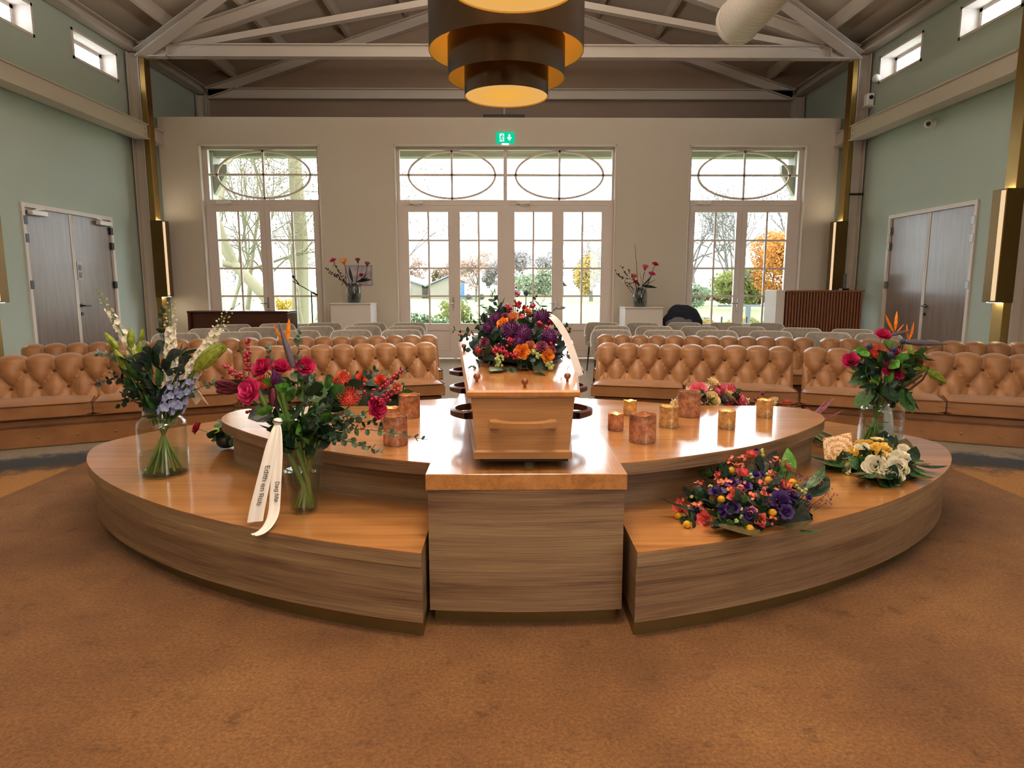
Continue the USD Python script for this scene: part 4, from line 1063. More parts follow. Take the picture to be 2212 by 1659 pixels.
TULIP = (lambda m: (m[0] - (0, 0, .6), m[1]))(cat(whorl(3, petal(1.5, .6, .3, 0, .7), 8, 0, .1), whorl(3, petal(1.45, .66, .36, .15, .7), 14, 60, .16), whorl(3, petal(1.25, .62, .36, .6, .7), 32, 20, .2)))
CARN = cat(*[whorl(6 + 2 * k, petal(.95, .30, .1, .5, -.6, 3, 4), 8 + 20 * k, 17 * k, .04) for k in range(4)])
CARN = (CARN[0] - (0, 0, .3), CARN[1])
LISI = cat(whorl(4, petal(.9, .5, .2, .1, .2), 14, 0, .05), whorl(6, petal(1.0, .62, .2, .7, .3), 44, 30, .1)); LISI = (LISI[0] - (0, 0, .35), LISI[1])
def spikes(n, l0, l1, w, seed, half=False):
    """ball of narrow cones"""
    g = np.random.default_rng(seed); out = []
    i = np.arange(n) + .5
    z = 1 - (1.1 if half else 2) * i / n; r = np.sqrt(np.maximum(0, 1 - z * z)); a = i * 2.39996
    for k in range(n):
        d = np.array([r[k] * math.cos(a[k]), r[k] * math.sin(a[k]), z[k]])
        L = l1 * g.uniform(.85, 1.1)
        b = frame(d)
        e = [b[:, 0] * w * math.cos(q) + b[:, 1] * w * math.sin(q) for q in (0, 2.1, 4.2)]
        c = d * l0
        v = np.array([c + e[0], c + e[1], c + e[2], d * L + (0, 0, .0)])
        out.append((v, np.array([(0, 1, 3), (1, 2, 3), (2, 0, 3)])))
    return cat(*out)
BALL = cat(sphere(.72, sub=2), spikes(150, .6, 1.02, .13, 3))
YBALL = cat(sphere(.9, sub=2), spikes(110, .82, 1.03, .12, 4))
THISTLE = cat((lambda s: (s[0] * (.45, .45, .62) + (0, 0, .25), s[1]))(sphere(1, sub=2)), spikes(50, .4, .72, .08, 5), whorl(9, petal(1.0, .12, .05, .2, 1.5, 3, 4), 68))
def pin_flower():
    out = [(lambda s: (s[0] * (.5, .5, .3), s[1]))(sphere(1, sub=2))]
    g = np.random.default_rng(9)
    for k in range(70):
        a = k * 2.39996; u = math.sqrt((k + .5) / 70)
        d = np.array([math.cos(a) * u, math.sin(a) * u, .75 - .5 * u]); d /= np.linalg.norm(d)
        p0 = np.array([math.cos(a) * u * .45, math.sin(a) * u * .45, .15])
        p1 = p0 + d * .45; p2 = p1 + (d * .35 + np.array([-d[0] * .2, -d[1] * .2, .35])) * .7
        out.append(tube([p0, p1, p2], [.035, .03, .045], 3))
    return cat(*out)
PIN = pin_flower()
GERB = cat(whorl(17, petal(1.0, .17, .03, -.1, .4, 3, 4), 74), whorl(15, petal(.8, .15, .03, 0, .4, 3, 4), 64, 11))
def leaf(l=1., w=.3, bend=.25, fold=.15, n=6):
    v = []
    for j in range(n):
        t = j / (n - 1)
        ww = w * math.sin(PI * min(1, t * .93 + .05)) ** .85 * (1 - .25 * t)
        if j == n - 1:
            ww = .01 * w
        z = l * t; y = bend * l * t * t
        for s in (-1, 0, 1):
            v.append((s * ww, y - fold * ww * (1 - abs(s)), z))
    q = [(j * 3 + i, j * 3 + i + 1, (j + 1) * 3 + i + 1, (j + 1) * 3 + i) for j in range(n - 1) for i in range(2)]
    return np.array(v), np.array(q)
LEAF = leaf(); WIDE = leaf(1, .42, .2, .12); LONG = leaf(1, .12, .25, .2, 8); ROUND = leaf(1, .5, .12, .05, 5)
OAKLEAF = (lambda: (lambda v, q: (v, q))(*leaf(1, .34, .2, .1, 12)))()
OAKLEAF = (OAKLEAF[0] * np.where((np.arange(36) // 3 % 4 < 2)[:, None], (1, 1, 1), (.55, 1, 1)), OAKLEAF[1])
def budmesh(l, r, n=10):
    return lathe([(.001, 0), (r * .55, l * .12), (r, l * .42), (r * .8, l * .7), (r * .3, l * .93), (.001, l)], n)
def sprig(t, name, a, b, m, nleaf, lsize, leafmesh, lm, sag=.0, seed=0, opp=True, stemr=.0022, keep=.12, sides=2):
    """stem from a to b with leaves along it; the leaves are sub-parts"""
    g = np.random.default_rng(seed)
    a, b = np.asarray(a, float), np.asarray(b, float)
    k = np.linspace(0, 1, 7)[:, None]
    pts = a + (b - a) * k + np.array([0, 0, 1.]) * sag * np.sin(PI * k)
    st = obj(name, tube(pts, np.linspace(stemr, stemr * .4, 7), 5), m, t)
    axis = b - a; L = np.linalg.norm(axis)
    for i in range(nleaf):
        u = keep + (1 - keep) * (i + .5) / nleaf
        p = a + axis * u + np.array([0, 0, 1.]) * sag * math.sin(PI * u)
        for e in range(sides if opp else 1):
            ph = (i * 90 + 180 * e) if opp else i * 137.5
            R = frame(axis); c = math.radians(ph + g.uniform(-25, 25))
            d = R[:, 0] * math.cos(c) + R[:, 1] * math.sin(c) + R[:, 2] * g.uniform(.3, .9)
            s = lsize * (1 - .45 * u) * g.uniform(.8, 1.15)
            obj('leaf', place(leafmesh, p, d, s, g.uniform(0, 360)), lm, st)
    tipd = axis
    obj('leaf', place(leafmesh, b, tipd, lsize * .5), lm, st)
    return st
def berries(t, a, b, n, r, bm='berry_red', seed=0, stem='twig_brown', spread=.012, keep=.35):
    g = np.random.default_rng(seed)
    a, b = np.asarray(a, float), np.asarray(b, float)
    st = obj('berry_sprig', tube([a, (a + b) / 2 + g.normal(size=3) * .008, b], [.0022, .0018, .001], 5), stem, t)
    for i in range(n):
        u = keep + (1 - keep) * (i + .5) / n
        p = a + (b - a) * u + g.normal(size=3) * spread * (1.15 - .6 * u)
        obj('berry', sphere(r * g.uniform(.8, 1.15), p, 1), bm, st, smooth=True)
    return st
def bloom(t, name, m, mt, p, d, s, stem_to=None, spin=None, stemm='stem_green', sr=.0028, label=None):
    q = obj(name, place(m, p, d, s, rng.uniform(0, 360) if spin is None else spin), mt, t, smooth=50, label=label)
    if stem_to is not None:
        p = np.asarray(p, float); e = np.asarray(stem_to, float); d = np.asarray(d, float) / np.linalg.norm(d)
        obj('stem', tube([p - d * s * .2, p - d * min(.06, np.linalg.norm(p - e) * .3), e], [sr, sr, sr], 6), stemm, q, smooth=True)
    return q
def delphinium(t, tip, base, n, s0, mt, seed, name='delphinium'):
    """flower spike with florets as sub-parts"""
    g = np.random.default_rng(seed)
    tip, base = np.asarray(tip, float), np.asarray(base, float)
    st = obj(name, tube([base, (tip + base) / 2, tip], [.005, .0035, .0015], 6), 'stem_green', t)
    FL = cat(whorl(5, petal(1, .5, .25, .35, .3, 3, 4), 52)); FL2 = budmesh(1.0, .38, 6)
    ax = tip - base
    for i in range(n):
        u = (i + .5) / n
        a = i * 2.39996
        R = frame(ax); d = R[:, 0] * math.cos(a) + R[:, 1] * math.sin(a) + R[:, 2] * .35
        s = s0 * (1 - .62 * u)
        p = base + ax * u + d * s * (.95 if u < .72 else 1.3)
        if u < .72:
            obj('floret', place(FL, p, d + np.array([0, 0, -.2]), s * 1.05, g.uniform(0, 360)), mt, st, smooth=50)
        else:
            obj('floret_bud', place(FL2, p, d, s * .95), 'bud_green' if u > .85 else mt, st, smooth=50)
    return st
def stems(t, top, bottom, n, spread_top, spread_bot, r, mt, seed):
    g = np.random.default_rng(seed)
    for i in range(n):
        a = i * 2.39996; u = math.sqrt((i + .5) / n)
        p = np.asarray(top) + (math.cos(a) * u * spread_top, math.sin(a) * u * spread_top, 0)
        q = np.asarray(bottom) + (-math.cos(a) * u * spread_bot, -math.sin(a) * u * spread_bot, g.uniform(0, .01))
        obj('stem', tube([p, (p + q) / 2, q], r * g.uniform(.7, 1.2), 6), mt, t, smooth=True)
def strelitzia(t, foot, tip, petals, name='bird_of_paradise'):
    """grey beak from foot to tip with upright orange petals"""
    foot, tip = np.asarray(foot, float), np.asarray(tip, float)
    ax = tip - foot; L = np.linalg.norm(ax)
    b = obj(name, place(lathe([(.001, 0), (.05, .04), (.075, .25), (.06, .55), (.025, .85), (.001, 1)], 10), foot, ax, L), 'beak_grey', t, smooth=True)
    for p0, p1, w in petals:
        p0, p1 = np.asarray(p0, float), np.asarray(p1, float)
        obj('petal', place(cat(leaf(1, .11, .05, .9, 7)), p0, p1 - p0, np.linalg.norm(p1 - p0) , 0), 'petal_strelitzia', b)
    return b
COFFIN_FLOWERS = [
 ('ball',-0.047,-0.349,1.141,0.038),
 ('ball',0.009,-0.370,1.128,0.038),
 ('ball',-0.113,-0.235,1.188,0.029),
 ('ball',0.104,-0.222,1.196,0.034),
 ('ball',0.130,-0.345,1.112,0.034),
 ('ball',-0.154,-0.270,1.151,0.024),
 ('ball',-0.010,-0.402,1.096,0.023),
 ('peach',-0.040,-0.253,1.198,0.024),
 ('orange',-0.085,-0.291,1.170,0.024),
 ('orange',0.001,-0.431,1.055,0.027),
 ('orange',0.121,-0.410,1.034,0.025),
 ('peach',0.042,-0.411,1.079,0.019),
 ('mauve',-0.169,-0.336,1.090,0.021),
 ('mauve',0.092,-0.401,1.072,0.025),
 ('mauve',0.139,-0.388,1.054,0.019),
 ('mauve',-0.073,-0.240,1.197,0.020),
 ('peach',0.038,-0.176,1.225,0.016),
 ('berry',-0.044,-0.396,1.098,0.019),
 ('berry',-0.085,-0.413,1.059,0.025),
 ('berry',-0.067,-0.429,1.041,0.020),
 ('berry',-0.027,-0.437,1.041,0.023),
 ('berry',-0.191,-0.346,1.053,0.016),
 ('berry',0.132,-0.366,1.090,0.018),
 ('coral',0.011,-0.258,1.198,0.017),
 ('berry',0.091,-0.288,1.170,0.014),
 ('berry',0.146,-0.230,1.176,0.014),
 ('berry',0.204,-0.232,1.136,0.012),
 ('berry',0.121,-0.302,1.150,0.010),
 ('berry',-0.011,0.021,1.250,0.015),
 ('berry',-0.054,-0.105,1.238,0.014),
 ('berry',0.024,-0.135,1.236,0.013),
 ('berry',0.070,0.016,1.244,0.012),
 ('berry',-0.117,-0.397,1.061,0.015),
 ('berry',0.156,-0.302,1.129,0.012),
 ('bud',-0.099,-0.423,1.028,0.017),
 ('bud',0.073,-0.427,1.040,0.017),
 ('bud',0.120,-0.423,1.002,0.020),
 ('bud',0.135,-0.420,0.981,0.014),
 ('bud',-0.099,-0.433,1.001,0.017),
 ('bud',0.051,-0.424,1.057,0.012),
 ('dark',-0.123,-0.346,1.115,0.032),
 ('dark',-0.076,-0.396,1.087,0.029),
 ('dark',0.064,-0.375,1.114,0.032),
 ('dark',-0.152,-0.382,1.050,0.032),
 ('dark',0.170,-0.365,1.054,0.029),
 ('dark',-0.209,-0.261,1.114,0.024),
 ('dark',-0.236,-0.284,1.062,0.024),
 ('dark',0.048,-0.313,1.165,0.027),
 ('dark',-0.003,-0.217,1.215,0.025),
 ('dark',-0.169,-0.162,1.188,0.028),
 ('dark',-0.135,-0.012,1.225,0.026),
 ('dark',0.026,-0.268,1.193,0.024),
 ('dark',-0.178,-0.281,1.128,0.024),
 ('dark',0.167,-0.327,1.101,0.027),
 ('dark',0.083,-0.337,1.140,0.027),
 ('dark',-0.055,-0.293,1.176,0.021),
 ('dark',-0.094,-0.329,1.143,0.024),
 ('dark',0.119,-0.106,1.222,0.025),
 ('dark',-0.070,0.021,1.244,0.023),
 ('dark',0.071,-0.136,1.230,0.025),
 ('dark',-0.122,-0.414,1.025,0.023),
 ('dark',-0.007,-0.449,1.014,0.020),
 ('dark',0.021,-0.442,1.030,0.023),
 ('dark',-0.198,-0.308,1.088,0.021),
 ('dark',0.159,-0.266,1.151,0.024),
 ('dark',-0.147,-0.354,1.092,0.024),
 ('big',-0.070,-0.447,0.985,0.049),
 ('big',0.058,-0.448,0.996,0.049),
]
HEART_FLOWERS = [
 ('yball',-0.122,0.048,0.534,0.018),
 ('yball',-0.019,-0.109,0.536,0.018),
 ('yball',0.077,-0.116,0.528,0.018),
 ('yball',-0.226,-0.140,0.464,0.017),
 ('yball',-0.388,-0.084,0.375,0.017),
 ('yball',-0.378,-0.189,0.375,0.017),
 ('yball',-0.145,-0.258,0.383,0.017),
 ('yball',-0.057,-0.254,0.446,0.017),
 ('tulip',-0.006,0.134,0.581,0.030),
 ('tulip',-0.103,-0.027,0.540,0.027),
 ('tulip',0.137,0.069,0.537,0.027),
 ('tulip',0.030,-0.151,0.521,0.028),
 ('tulip',-0.169,-0.160,0.485,0.033),
 ('tulip',-0.289,-0.143,0.375,0.036),
 ('tulip',-0.106,-0.259,0.419,0.025),
 ('tulip',-0.352,0.017,0.375,0.034),
 ('tulip',-0.186,0.034,0.515,0.018),
 ('lisi',-0.229,-0.091,0.483,0.031),
 ('lisi',-0.013,-0.223,0.481,0.038),
 ('lisi',-0.143,-0.239,0.429,0.027),
 ('lisi',-0.312,-0.084,0.388,0.023),
 ('lisi',-0.195,-0.194,0.446,0.026),
 ('lisi',-0.056,-0.054,0.544,0.020),
 ('lisi',0.000,-0.255,0.450,0.024),
 ('lisi',-0.025,-0.051,0.546,0.016),
 ('lisi',0.017,0.138,0.606,0.013),
 ('lisi',0.116,-0.189,0.488,0.012),
 ('lisi',-0.163,-0.079,0.517,0.025),
 ('lisi',-0.122,-0.123,0.517,0.024),
 ('lisi',0.045,-0.195,0.498,0.024),
 ('lisi',-0.231,-0.179,0.428,0.024),
 ('coralcl',-0.090,0.145,0.556,0.019),
 ('coralcl',-0.049,0.141,0.569,0.019),
 ('coralcl',-0.060,0.127,0.532,0.019),
 ('coralcl',-0.282,0.027,0.457,0.018),
 ('coralcl',-0.260,0.045,0.473,0.018),
 ('coralcl',-0.204,-0.026,0.508,0.018),
 ('coralcl',-0.185,-0.054,0.513,0.018),
 ('coralcl',-0.183,-0.101,0.503,0.017),
 ('coralcl',-0.137,-0.137,0.508,0.017),
 ('coralcl',-0.113,-0.183,0.492,0.017),
 ('coralcl',-0.068,-0.180,0.504,0.017),
 ('coralcl',-0.022,-0.185,0.506,0.017),
 ('coralcl',0.022,-0.052,0.546,0.018),
 ('coralcl',0.090,0.101,0.571,0.019),
 ('coralcl',0.122,0.087,0.564,0.019),
 ('coralcl',-0.328,0.085,0.381,0.018),
 ('coralcl',-0.308,-0.065,0.413,0.018),
 ('coralcl',-0.291,-0.099,0.421,0.017),
 ('coralcl',-0.128,-0.231,0.448,0.017),
 ('coralcl',-0.063,-0.268,0.422,0.017),
 ('coralcl',-0.054,-0.132,0.526,0.018),
 ('bud',0.038,0.131,0.604,0.009),
 ('bud',0.042,0.122,0.584,0.009),
 ('bud',-0.076,-0.064,0.540,0.009),
 ('bud',-0.011,-0.061,0.546,0.009),
 ('bud',-0.169,-0.212,0.446,0.009),
 ('bud',-0.191,-0.228,0.402,0.008),
 ('bud',-0.174,-0.228,0.421,0.008),
 ('bud',-0.215,-0.214,0.393,0.009),
 ('bud',0.091,-0.145,0.516,0.009),
 ('bud',0.110,-0.170,0.500,0.009),
 ('bud',0.109,-0.158,0.507,0.009),
 ('bud',-0.121,0.133,0.516,0.009),
 ('bud',-0.158,0.061,0.522,0.009),
 ('bud',-0.308,0.009,0.428,0.009),
 ('bud',-0.240,-0.030,0.489,0.009),
 ('dark',0.029,0.110,0.547,0.034),
 ('dark',0.059,0.008,0.547,0.033),
 ('dark',0.062,-0.069,0.541,0.033),
 ('dark',-0.040,-0.163,0.515,0.031),
 ('dark',-0.089,-0.102,0.530,0.032),
 ('dark',-0.159,-0.189,0.471,0.031),
 ('dark',-0.092,-0.223,0.469,0.031),
 ('dark',-0.213,-0.159,0.461,0.031),
 ('dark',-0.267,-0.125,0.436,0.031),
 ('dark',-0.282,-0.062,0.450,0.032),
 ('dark',-0.302,0.034,0.434,0.033),
 ('dark',-0.084,-0.249,0.445,0.031),
 ('dark',-0.250,-0.182,0.395,0.031),
 ('dark',-0.196,-0.211,0.425,0.031),
 ('dark',0.051,-0.220,0.480,0.031),
 ('dark',0.033,-0.185,0.505,0.031),
 ('dark',-0.168,0.140,0.510,0.034),
 ('dark',-0.167,-0.008,0.524,0.032),
 ('dark',-0.138,-0.257,0.399,0.030),
 ('dark',-0.362,-0.124,0.375,0.031),
 ('dark',-0.043,-0.237,0.467,0.031),
 ('dark',-0.211,-0.222,0.376,0.031),
]
YELLOW_FLOWERS = [
 ('gerb',0.026,0.134,0.484,0.046),
 ('yrose',-0.067,-0.033,0.484,0.046),
 ('yrose',-0.101,-0.125,0.465,0.043),
 ('yrose',-0.187,0.001,0.442,0.046),
 ('yrose',-0.051,0.177,0.464,0.031),
 ('yrose',-0.214,-0.013,0.419,0.029),
 ('yrose',-0.015,0.157,0.473,0.024),
 ('wrose',-0.128,0.010,0.470,0.038),
 ('wrose',-0.154,-0.174,0.425,0.047),
 ('wrose',-0.122,-0.219,0.419,0.036),
 ('wrose',-0.077,-0.225,0.435,0.044),
 ('wrose',-0.105,-0.253,0.400,0.038),
 ('wrose',-0.011,-0.142,0.474,0.039),
 ('wrose',0.061,-0.043,0.484,0.026),
 ('wrose',-0.063,-0.172,0.461,0.031),
 ('wrose',-0.265,0.100,0.375,0.021),
 ('wrose',-0.230,-0.033,0.394,0.031),
 ('bud',-0.233,0.034,0.387,0.013),
 ('bud',-0.227,0.085,0.381,0.013),
 ('bud',-0.159,-0.206,0.399,0.012),
 ('bud',-0.144,-0.223,0.399,0.012),
 ('bud',-0.159,-0.222,0.377,0.012),
 ('bud',-0.136,-0.244,0.376,0.012),
 ('bud',-0.041,-0.235,0.438,0.012),
 ('bud',-0.044,-0.254,0.425,0.012),
 ('bud',-0.248,-0.101,0.375,0.012),
 ('bud',-0.236,-0.048,0.375,0.012),
 ('dark',-0.201,-0.073,0.423,0.045),
 ('dark',-0.193,-0.129,0.413,0.045),
 ('dark',-0.124,-0.059,0.468,0.046),
 ('dark',0.049,0.034,0.486,0.048),
 ('dark',0.040,-0.153,0.470,0.046),
 ('dark',-0.093,-0.272,0.381,0.044),
 ('dark',-0.038,-0.261,0.420,0.044),
 ('dark',-0.154,-0.288,0.375,0.044),
 ('dark',-0.175,-0.199,0.381,0.044),
 ('dark',-0.225,-0.127,0.375,0.045),
 ('dark',-0.253,-0.007,0.375,0.046),
 ('dark',-0.294,-0.006,0.375,0.046),
 ('dark',-0.056,-0.101,0.479,0.046),
 ('dark',-0.136,-0.152,0.444,0.045),
 ('dark',-0.193,-0.167,0.386,0.045),
 ('dark',-0.104,-0.190,0.444,0.045),
]
PINK_FLOWERS = [
 ('prose',0.031,-0.118,0.676,0.046),
 ('prose',0.222,-0.022,0.661,0.042),
 ('prose',0.281,-0.036,0.657,0.036),
 ('prose',0.256,-0.034,0.584,0.051),
 ('prose',0.340,-0.055,0.588,0.048),
 ('prose',0.181,-0.044,0.650,0.033),
 ('prose',0.050,-0.165,0.624,0.035),
 ('crose',0.167,-0.008,0.705,0.036),
 ('crose',0.123,-0.148,0.616,0.044),
 ('crose',0.266,-0.034,0.619,0.048),
 ('crose',-0.126,-0.165,0.591,0.023),
 ('crose',0.079,-0.142,0.643,0.029),
 ('gyp',0.136,-0.002,0.689,0.027),
 ('gyp',0.104,-0.091,0.674,0.026),
 ('gyp',0.117,-0.104,0.659,0.026),
 ('gyp',-0.035,-0.126,0.669,0.026),
 ('gyp',-0.141,-0.161,0.585,0.026),
 ('gyp',0.040,-0.184,0.600,0.026),
 ('gyp',0.371,-0.063,0.595,0.027),
 ('gyp',0.062,-0.141,0.649,0.026),
 ('dark',0.080,-0.159,0.623,0.046),
 ('dark',0.318,-0.047,0.633,0.048),
 ('dark',0.058,-0.181,0.599,0.046),
 ('dark',0.208,-0.053,0.622,0.048),
 ('dark',0.299,-0.046,0.563,0.048),
 ('dark',-0.022,-0.164,0.630,0.046),
 ('dark',0.149,-0.158,0.584,0.046),
]
# --------------------------------------------------------- flower arrangements
def mound(t, table, c, r, core, kinds, base, seed):
    """flowers on an ellipsoid mound; positions are relative to (c, base height)"""
    g = np.random.default_rng(seed)
    v, f = sphere(1, sub=3)
    d = meshkit.fbm(v * 3 + seed, 3, seed) - .5
    v = v * (1 + .5 * d[:, None]) * (r[0] * .62, r[1] * .62, r[2] * .66) + (0, 0, base)
    v[:, 2] = np.maximum(v[:, 2], base + .004)
    obj('leafy_base', (v, f), core, t, smooth=60)
    for k, x, y, z, s in table:
        p = np.array([x, y, z])
        n = np.array([x / r[0] ** 2, y / r[1] ** 2, (z - base) / r[2] ** 2]); n /= np.linalg.norm(n) + 1e-9
        n = n + np.array([0, -.25, .15]); n /= np.linalg.norm(n)
        kinds[k](t, p, n, s, g)
def B(name, mesh, m, k=1., jitter=.25):
    def put(t, p, n, s, g):
        d = n + g.normal(size=3) * jitter
        bloom(t, name, mesh, m, p + n * s * .12, d, s * k, p - n * .10)
    return put
def leaves(m, count, k, mesh=WIDE):
    def put(t, p, n, s, g):
        for i in range(count):
            d = n * .6 + g.normal(size=3) * .7
            obj('leaf', place(mesh, p - n * .03 + g.normal(size=3) * s * .25, d, s * k * g.uniform(.7, 1.2), g.uniform(0, 360)), m if isinstance(m, str) else m[g.integers(0, len(m))], t)
    return put
def cluster(name, part, m, n, r, mesh=None, spread=.7):
    def put(t, p, nrm, s, g):
        q = obj(name, tube([p - nrm * .06, p], [.0018, .0015], 4), 'stem_dark', t)
        for i in range(n):
            o = p + g.normal(size=3) * s * spread * .6
            obj(part, place(mesh, o, nrm + g.normal(size=3) * .5, r * g.uniform(.8, 1.2)) if mesh is not None else sphere(r * g.uniform(.75, 1.2), o, 1), m, q, smooth=True)
    return put
FLORET = whorl(5, petal(1, .45, .15, .2, .4, 3, 3), 62)
# --- on the coffin
cof = thing('funeral_flowers', 'purple orange and red funeral flowers heaped on the coffin lid', 'flowers', (.07, 3.42, 0))
mound(cof, COFFIN_FLOWERS, 0, (.34, .46, .30), 'leaf_dusk', {
    'ball': B('purple_pompon', BALL, 'petal_purple', 1.3), 'peach': B('peach_rose', OPENROSE, 'petal_peach', 1.25), 'orange': B('orange_rose', ROSE, 'petal_orange', 1.25), 'mauve': B('mauve_carnation', CARN, 'petal_mauve', 1.35),
    'berry': cluster('red_berry_cluster', 'berry', 'berry_red', 14, .0075), 'coral': cluster('pink_berry_cluster', 'berry', 'berry_pink', 11, .0068), 'bud': cluster('pale_bud_cluster', 'bud', 'bud_green', 12, .007),
    'dark': leaves(['leaf_dark', 'leaf_dusk', 'leaf_blue', 'leaf_mid'], 6, 2.0), 'big': leaves(['leaf_euc', 'leaf_dark'], 4, 1.9, WIDE)}, .985, 11)
for i, (tx, tz, ty, m, lm, n, ls) in enumerate([(-.336, 1.132, -.1, LEAF, 'leaf_dark', 6, .05), (-.279, 1.031, -.2, ROUND, 'leaf_dark', 6, .045), (-.144, 1.299, 0, LEAF, 'leaf_blue', 7, .055), (-.193, 1.258, .05, LONG, 'leaf_dark', 6, .06), (-.258, 1.174, 0, LEAF, 'leaf_dark', 6, .05),
        (.192, 1.238, 0, LEAF, 'leaf_dusk', 3, .05), (.248, 1.148, -.1, ROUND, 'leaf_dark', 6, .045), (.258, 1.119, -.05, ROUND, 'leaf_dusk', 5, .04), (.279, 1.001, -.15, LEAF, 'leaf_dusk', 5, .045), (-.234, .975, -.35, LEAF, 'leaf_dusk', 5, .05), (-.121, 1.302, .1, LONG, 'leaf_mid', 6, .07), (-.2, 1.2, -.1, LONG, 'leaf_mid', 7, .07), (.13, 1.28, .05, LONG, 'leaf_mid', 5, .06), (.2, 1.02, -.3, ROUND, 'leaf_dark', 6, .045), (-.3, 1.08, -.05, ROUND, 'leaf_dark', 6, .045)]):
    sprig(cof, 'leaf_sprig', (tx * .25, ty * .3, .98 + (tz - .98) * .25), (tx, ty, tz), 'stem_dark', n, ls, m, lm, .02, 40 + i, keep=.25)
for i, (tx, tz) in enumerate([(-.018, 1.338), (.078, 1.312), (-.06, 1.25), (.12, 1.22), (.26, 1.13), (-.2, 1.07), (-.31, 1.10)]):
    berries(cof, (tx * .3, 0, 1.10), (tx, -.02, tz), 11, .0062, ['berry_red', 'berry_dark', 'berry_red'][i % 3], 60 + i)
bloom(cof, 'scabious', BALL, 'thistle_blue', (.033, -.02, 1.309), (0, 0, 1), .015, (.02, 0, 1.15))
bloom(cof, 'dark_leaf_bud', LEAF, 'leaf_dusk', (.185, -.02, 1.23), (.8, 0, .25), .05)
def ribbon(t, name, pts, w, side, m='ribbon_white', label=None, fold=.0, parent_text=None):
    """strip of cloth along pts, w wide along the side vectors"""
    p = np.asarray(pts, float); n = len(p)
    k = np.linspace(0, 1, n); u = np.linspace(0, 1, n * 6)
    from scipy.interpolate import CubicSpline
    P = CubicSpline(k, p)(u); S = np.asarray(side, float)
    S = np.stack([np.interp(u, k, np.broadcast_to(S, (n, 3))[:, i]) for i in range(3)], 1)
    S /= np.linalg.norm(S, axis=1)[:, None]
    W = np.interp(u, k, np.broadcast_to(w, (n,)))[:, None]
    T = np.gradient(P, axis=0); N = np.cross(S, T); N /= np.linalg.norm(N, axis=1)[:, None] + 1e-9
    cols = []
    for e in np.linspace(-1, 1, 7):
        cols.append(P + S * W / 2 * e + N * fold * math.cos(e * PI * 1.5))
    v = np.stack(cols, 1).reshape(-1, 3)
    q = [(j * 7 + i, j * 7 + i + 1, (j + 1) * 7 + i + 1, (j + 1) * 7 + i) for j in range(len(P) - 1) for i in range(6)]
    return obj(name, (v, np.array(q)), m, t, smooth=True, label=label), P, S, N
rb, P, S, N = ribbon(cof, 'ribbon', [(.10, -.18, 1.215), (.15, -.24, 1.20), (.205, -.33, 1.12), (.25, -.42, .99), (.262, -.44, .96)], [.02, .032, .034, .034, .03], [(1, .2, .3)] * 5, label='white mourning ribbon', m='ribbon_lilac')
rb2, *_ = ribbon(cof, 'ribbon', [(.24, -.30, .985), (.285, -.31, .968), (.312, -.34, .90), (.316, -.35, .82), (.312, -.36, .76)], [.034, .034, .036, .036, .034], [(.1, 1, 0)] * 5, label='white mourning ribbon hanging over the coffin edge', m='ribbon_lilac')
# --- heart shaped spray on the right wing
ht = thing('heart_bouquet', 'heart shaped spray of purple, pink and yellow ball flowers on the right podium wing', 'flowers', (1.125, 2.83, 0))
mound(ht, HEART_FLOWERS, 0, (.33, .29, .19), 'leaf_dusk', {
    'yball': B('yellow_ball_flower', YBALL, 'petal_gold'), 'tulip': B('pink_yellow_rose', TULIP, 'petal_tulip', .95), 'lisi': B('violet_lisianthus', LISI, 'petal_violet', 1.25),
    'coralcl': cluster('coral_cluster', 'floret', 'petal_coral', 11, .0085, FLORET, .85), 'bud': cluster('pale_bud_cluster', 'bud', 'bud_green', 5, .0065),
    'dark': leaves(['leaf_dark', 'leaf_dusk', 'leaf_mid', 'leaf_dark'], 7, 2.2, LEAF)}, .36, 21)
for i, (p, d, s, m, lm) in enumerate([((.14, .06, .50), (.05, .15, 1), .13, LEAF, 'leaf_bright'), ((.22, .06, .45), (.7, .2, .45), .13, LEAF, 'leaf_mid'), ((.22, .03, .42), (.6, .3, .3), .14, WIDE, 'leaf_dark'), ((-.27, -.09, .40), (-1, .05, .03), .22, LONG, 'leaf_dark'),
        ((-.12, -.26, .385), (-1, -.55, .02), .21, WIDE, 'leaf_bronze'), ((-.02, -.25, .385), (.95, -.12, .02), .13, LEAF, 'leaf_bronze'), ((-.22, -.22, .385), (-1, -.3, .02), .13, LEAF, 'leaf_dark'), ((-.12, .02, .47), (-.5, .1, .8), .12, LEAF, 'leaf_dark'), ((.20, .08, .42), (.6, .3, .2), .12, WIDE, 'leaf_dark'), ((.05, -.27, .38), (.5, -.8, .0), .10, LEAF, 'leaf_mid')]):
    obj('large_leaf', place(m, p, d, s, 0), lm, ht)
g = np.random.default_rng(77)
for i in range(40):
    a = g.uniform(0, 2 * PI); u = math.sqrt(g.uniform()) * .9
    x, y = .33 * u * math.cos(a), .29 * u * math.sin(a); z = .36 + .19 * math.sqrt(max(0, 1 - u * u)) 
    st = obj('statice_sprig', tube([(x * .8, y * .8, z - .05), (x, y - .01, z + .012)], [.0012, .0008], 4), 'stem_dark', ht)
    obj('floret_tuft', cat(*[sphere(.0032, np.array([x, y - .01, z + .01]) + g.normal(size=3) * .012, 0) for _ in range(9)]), ['petal_mauve', 'petal_violet', 'petal_mauve'][i % 3], st)
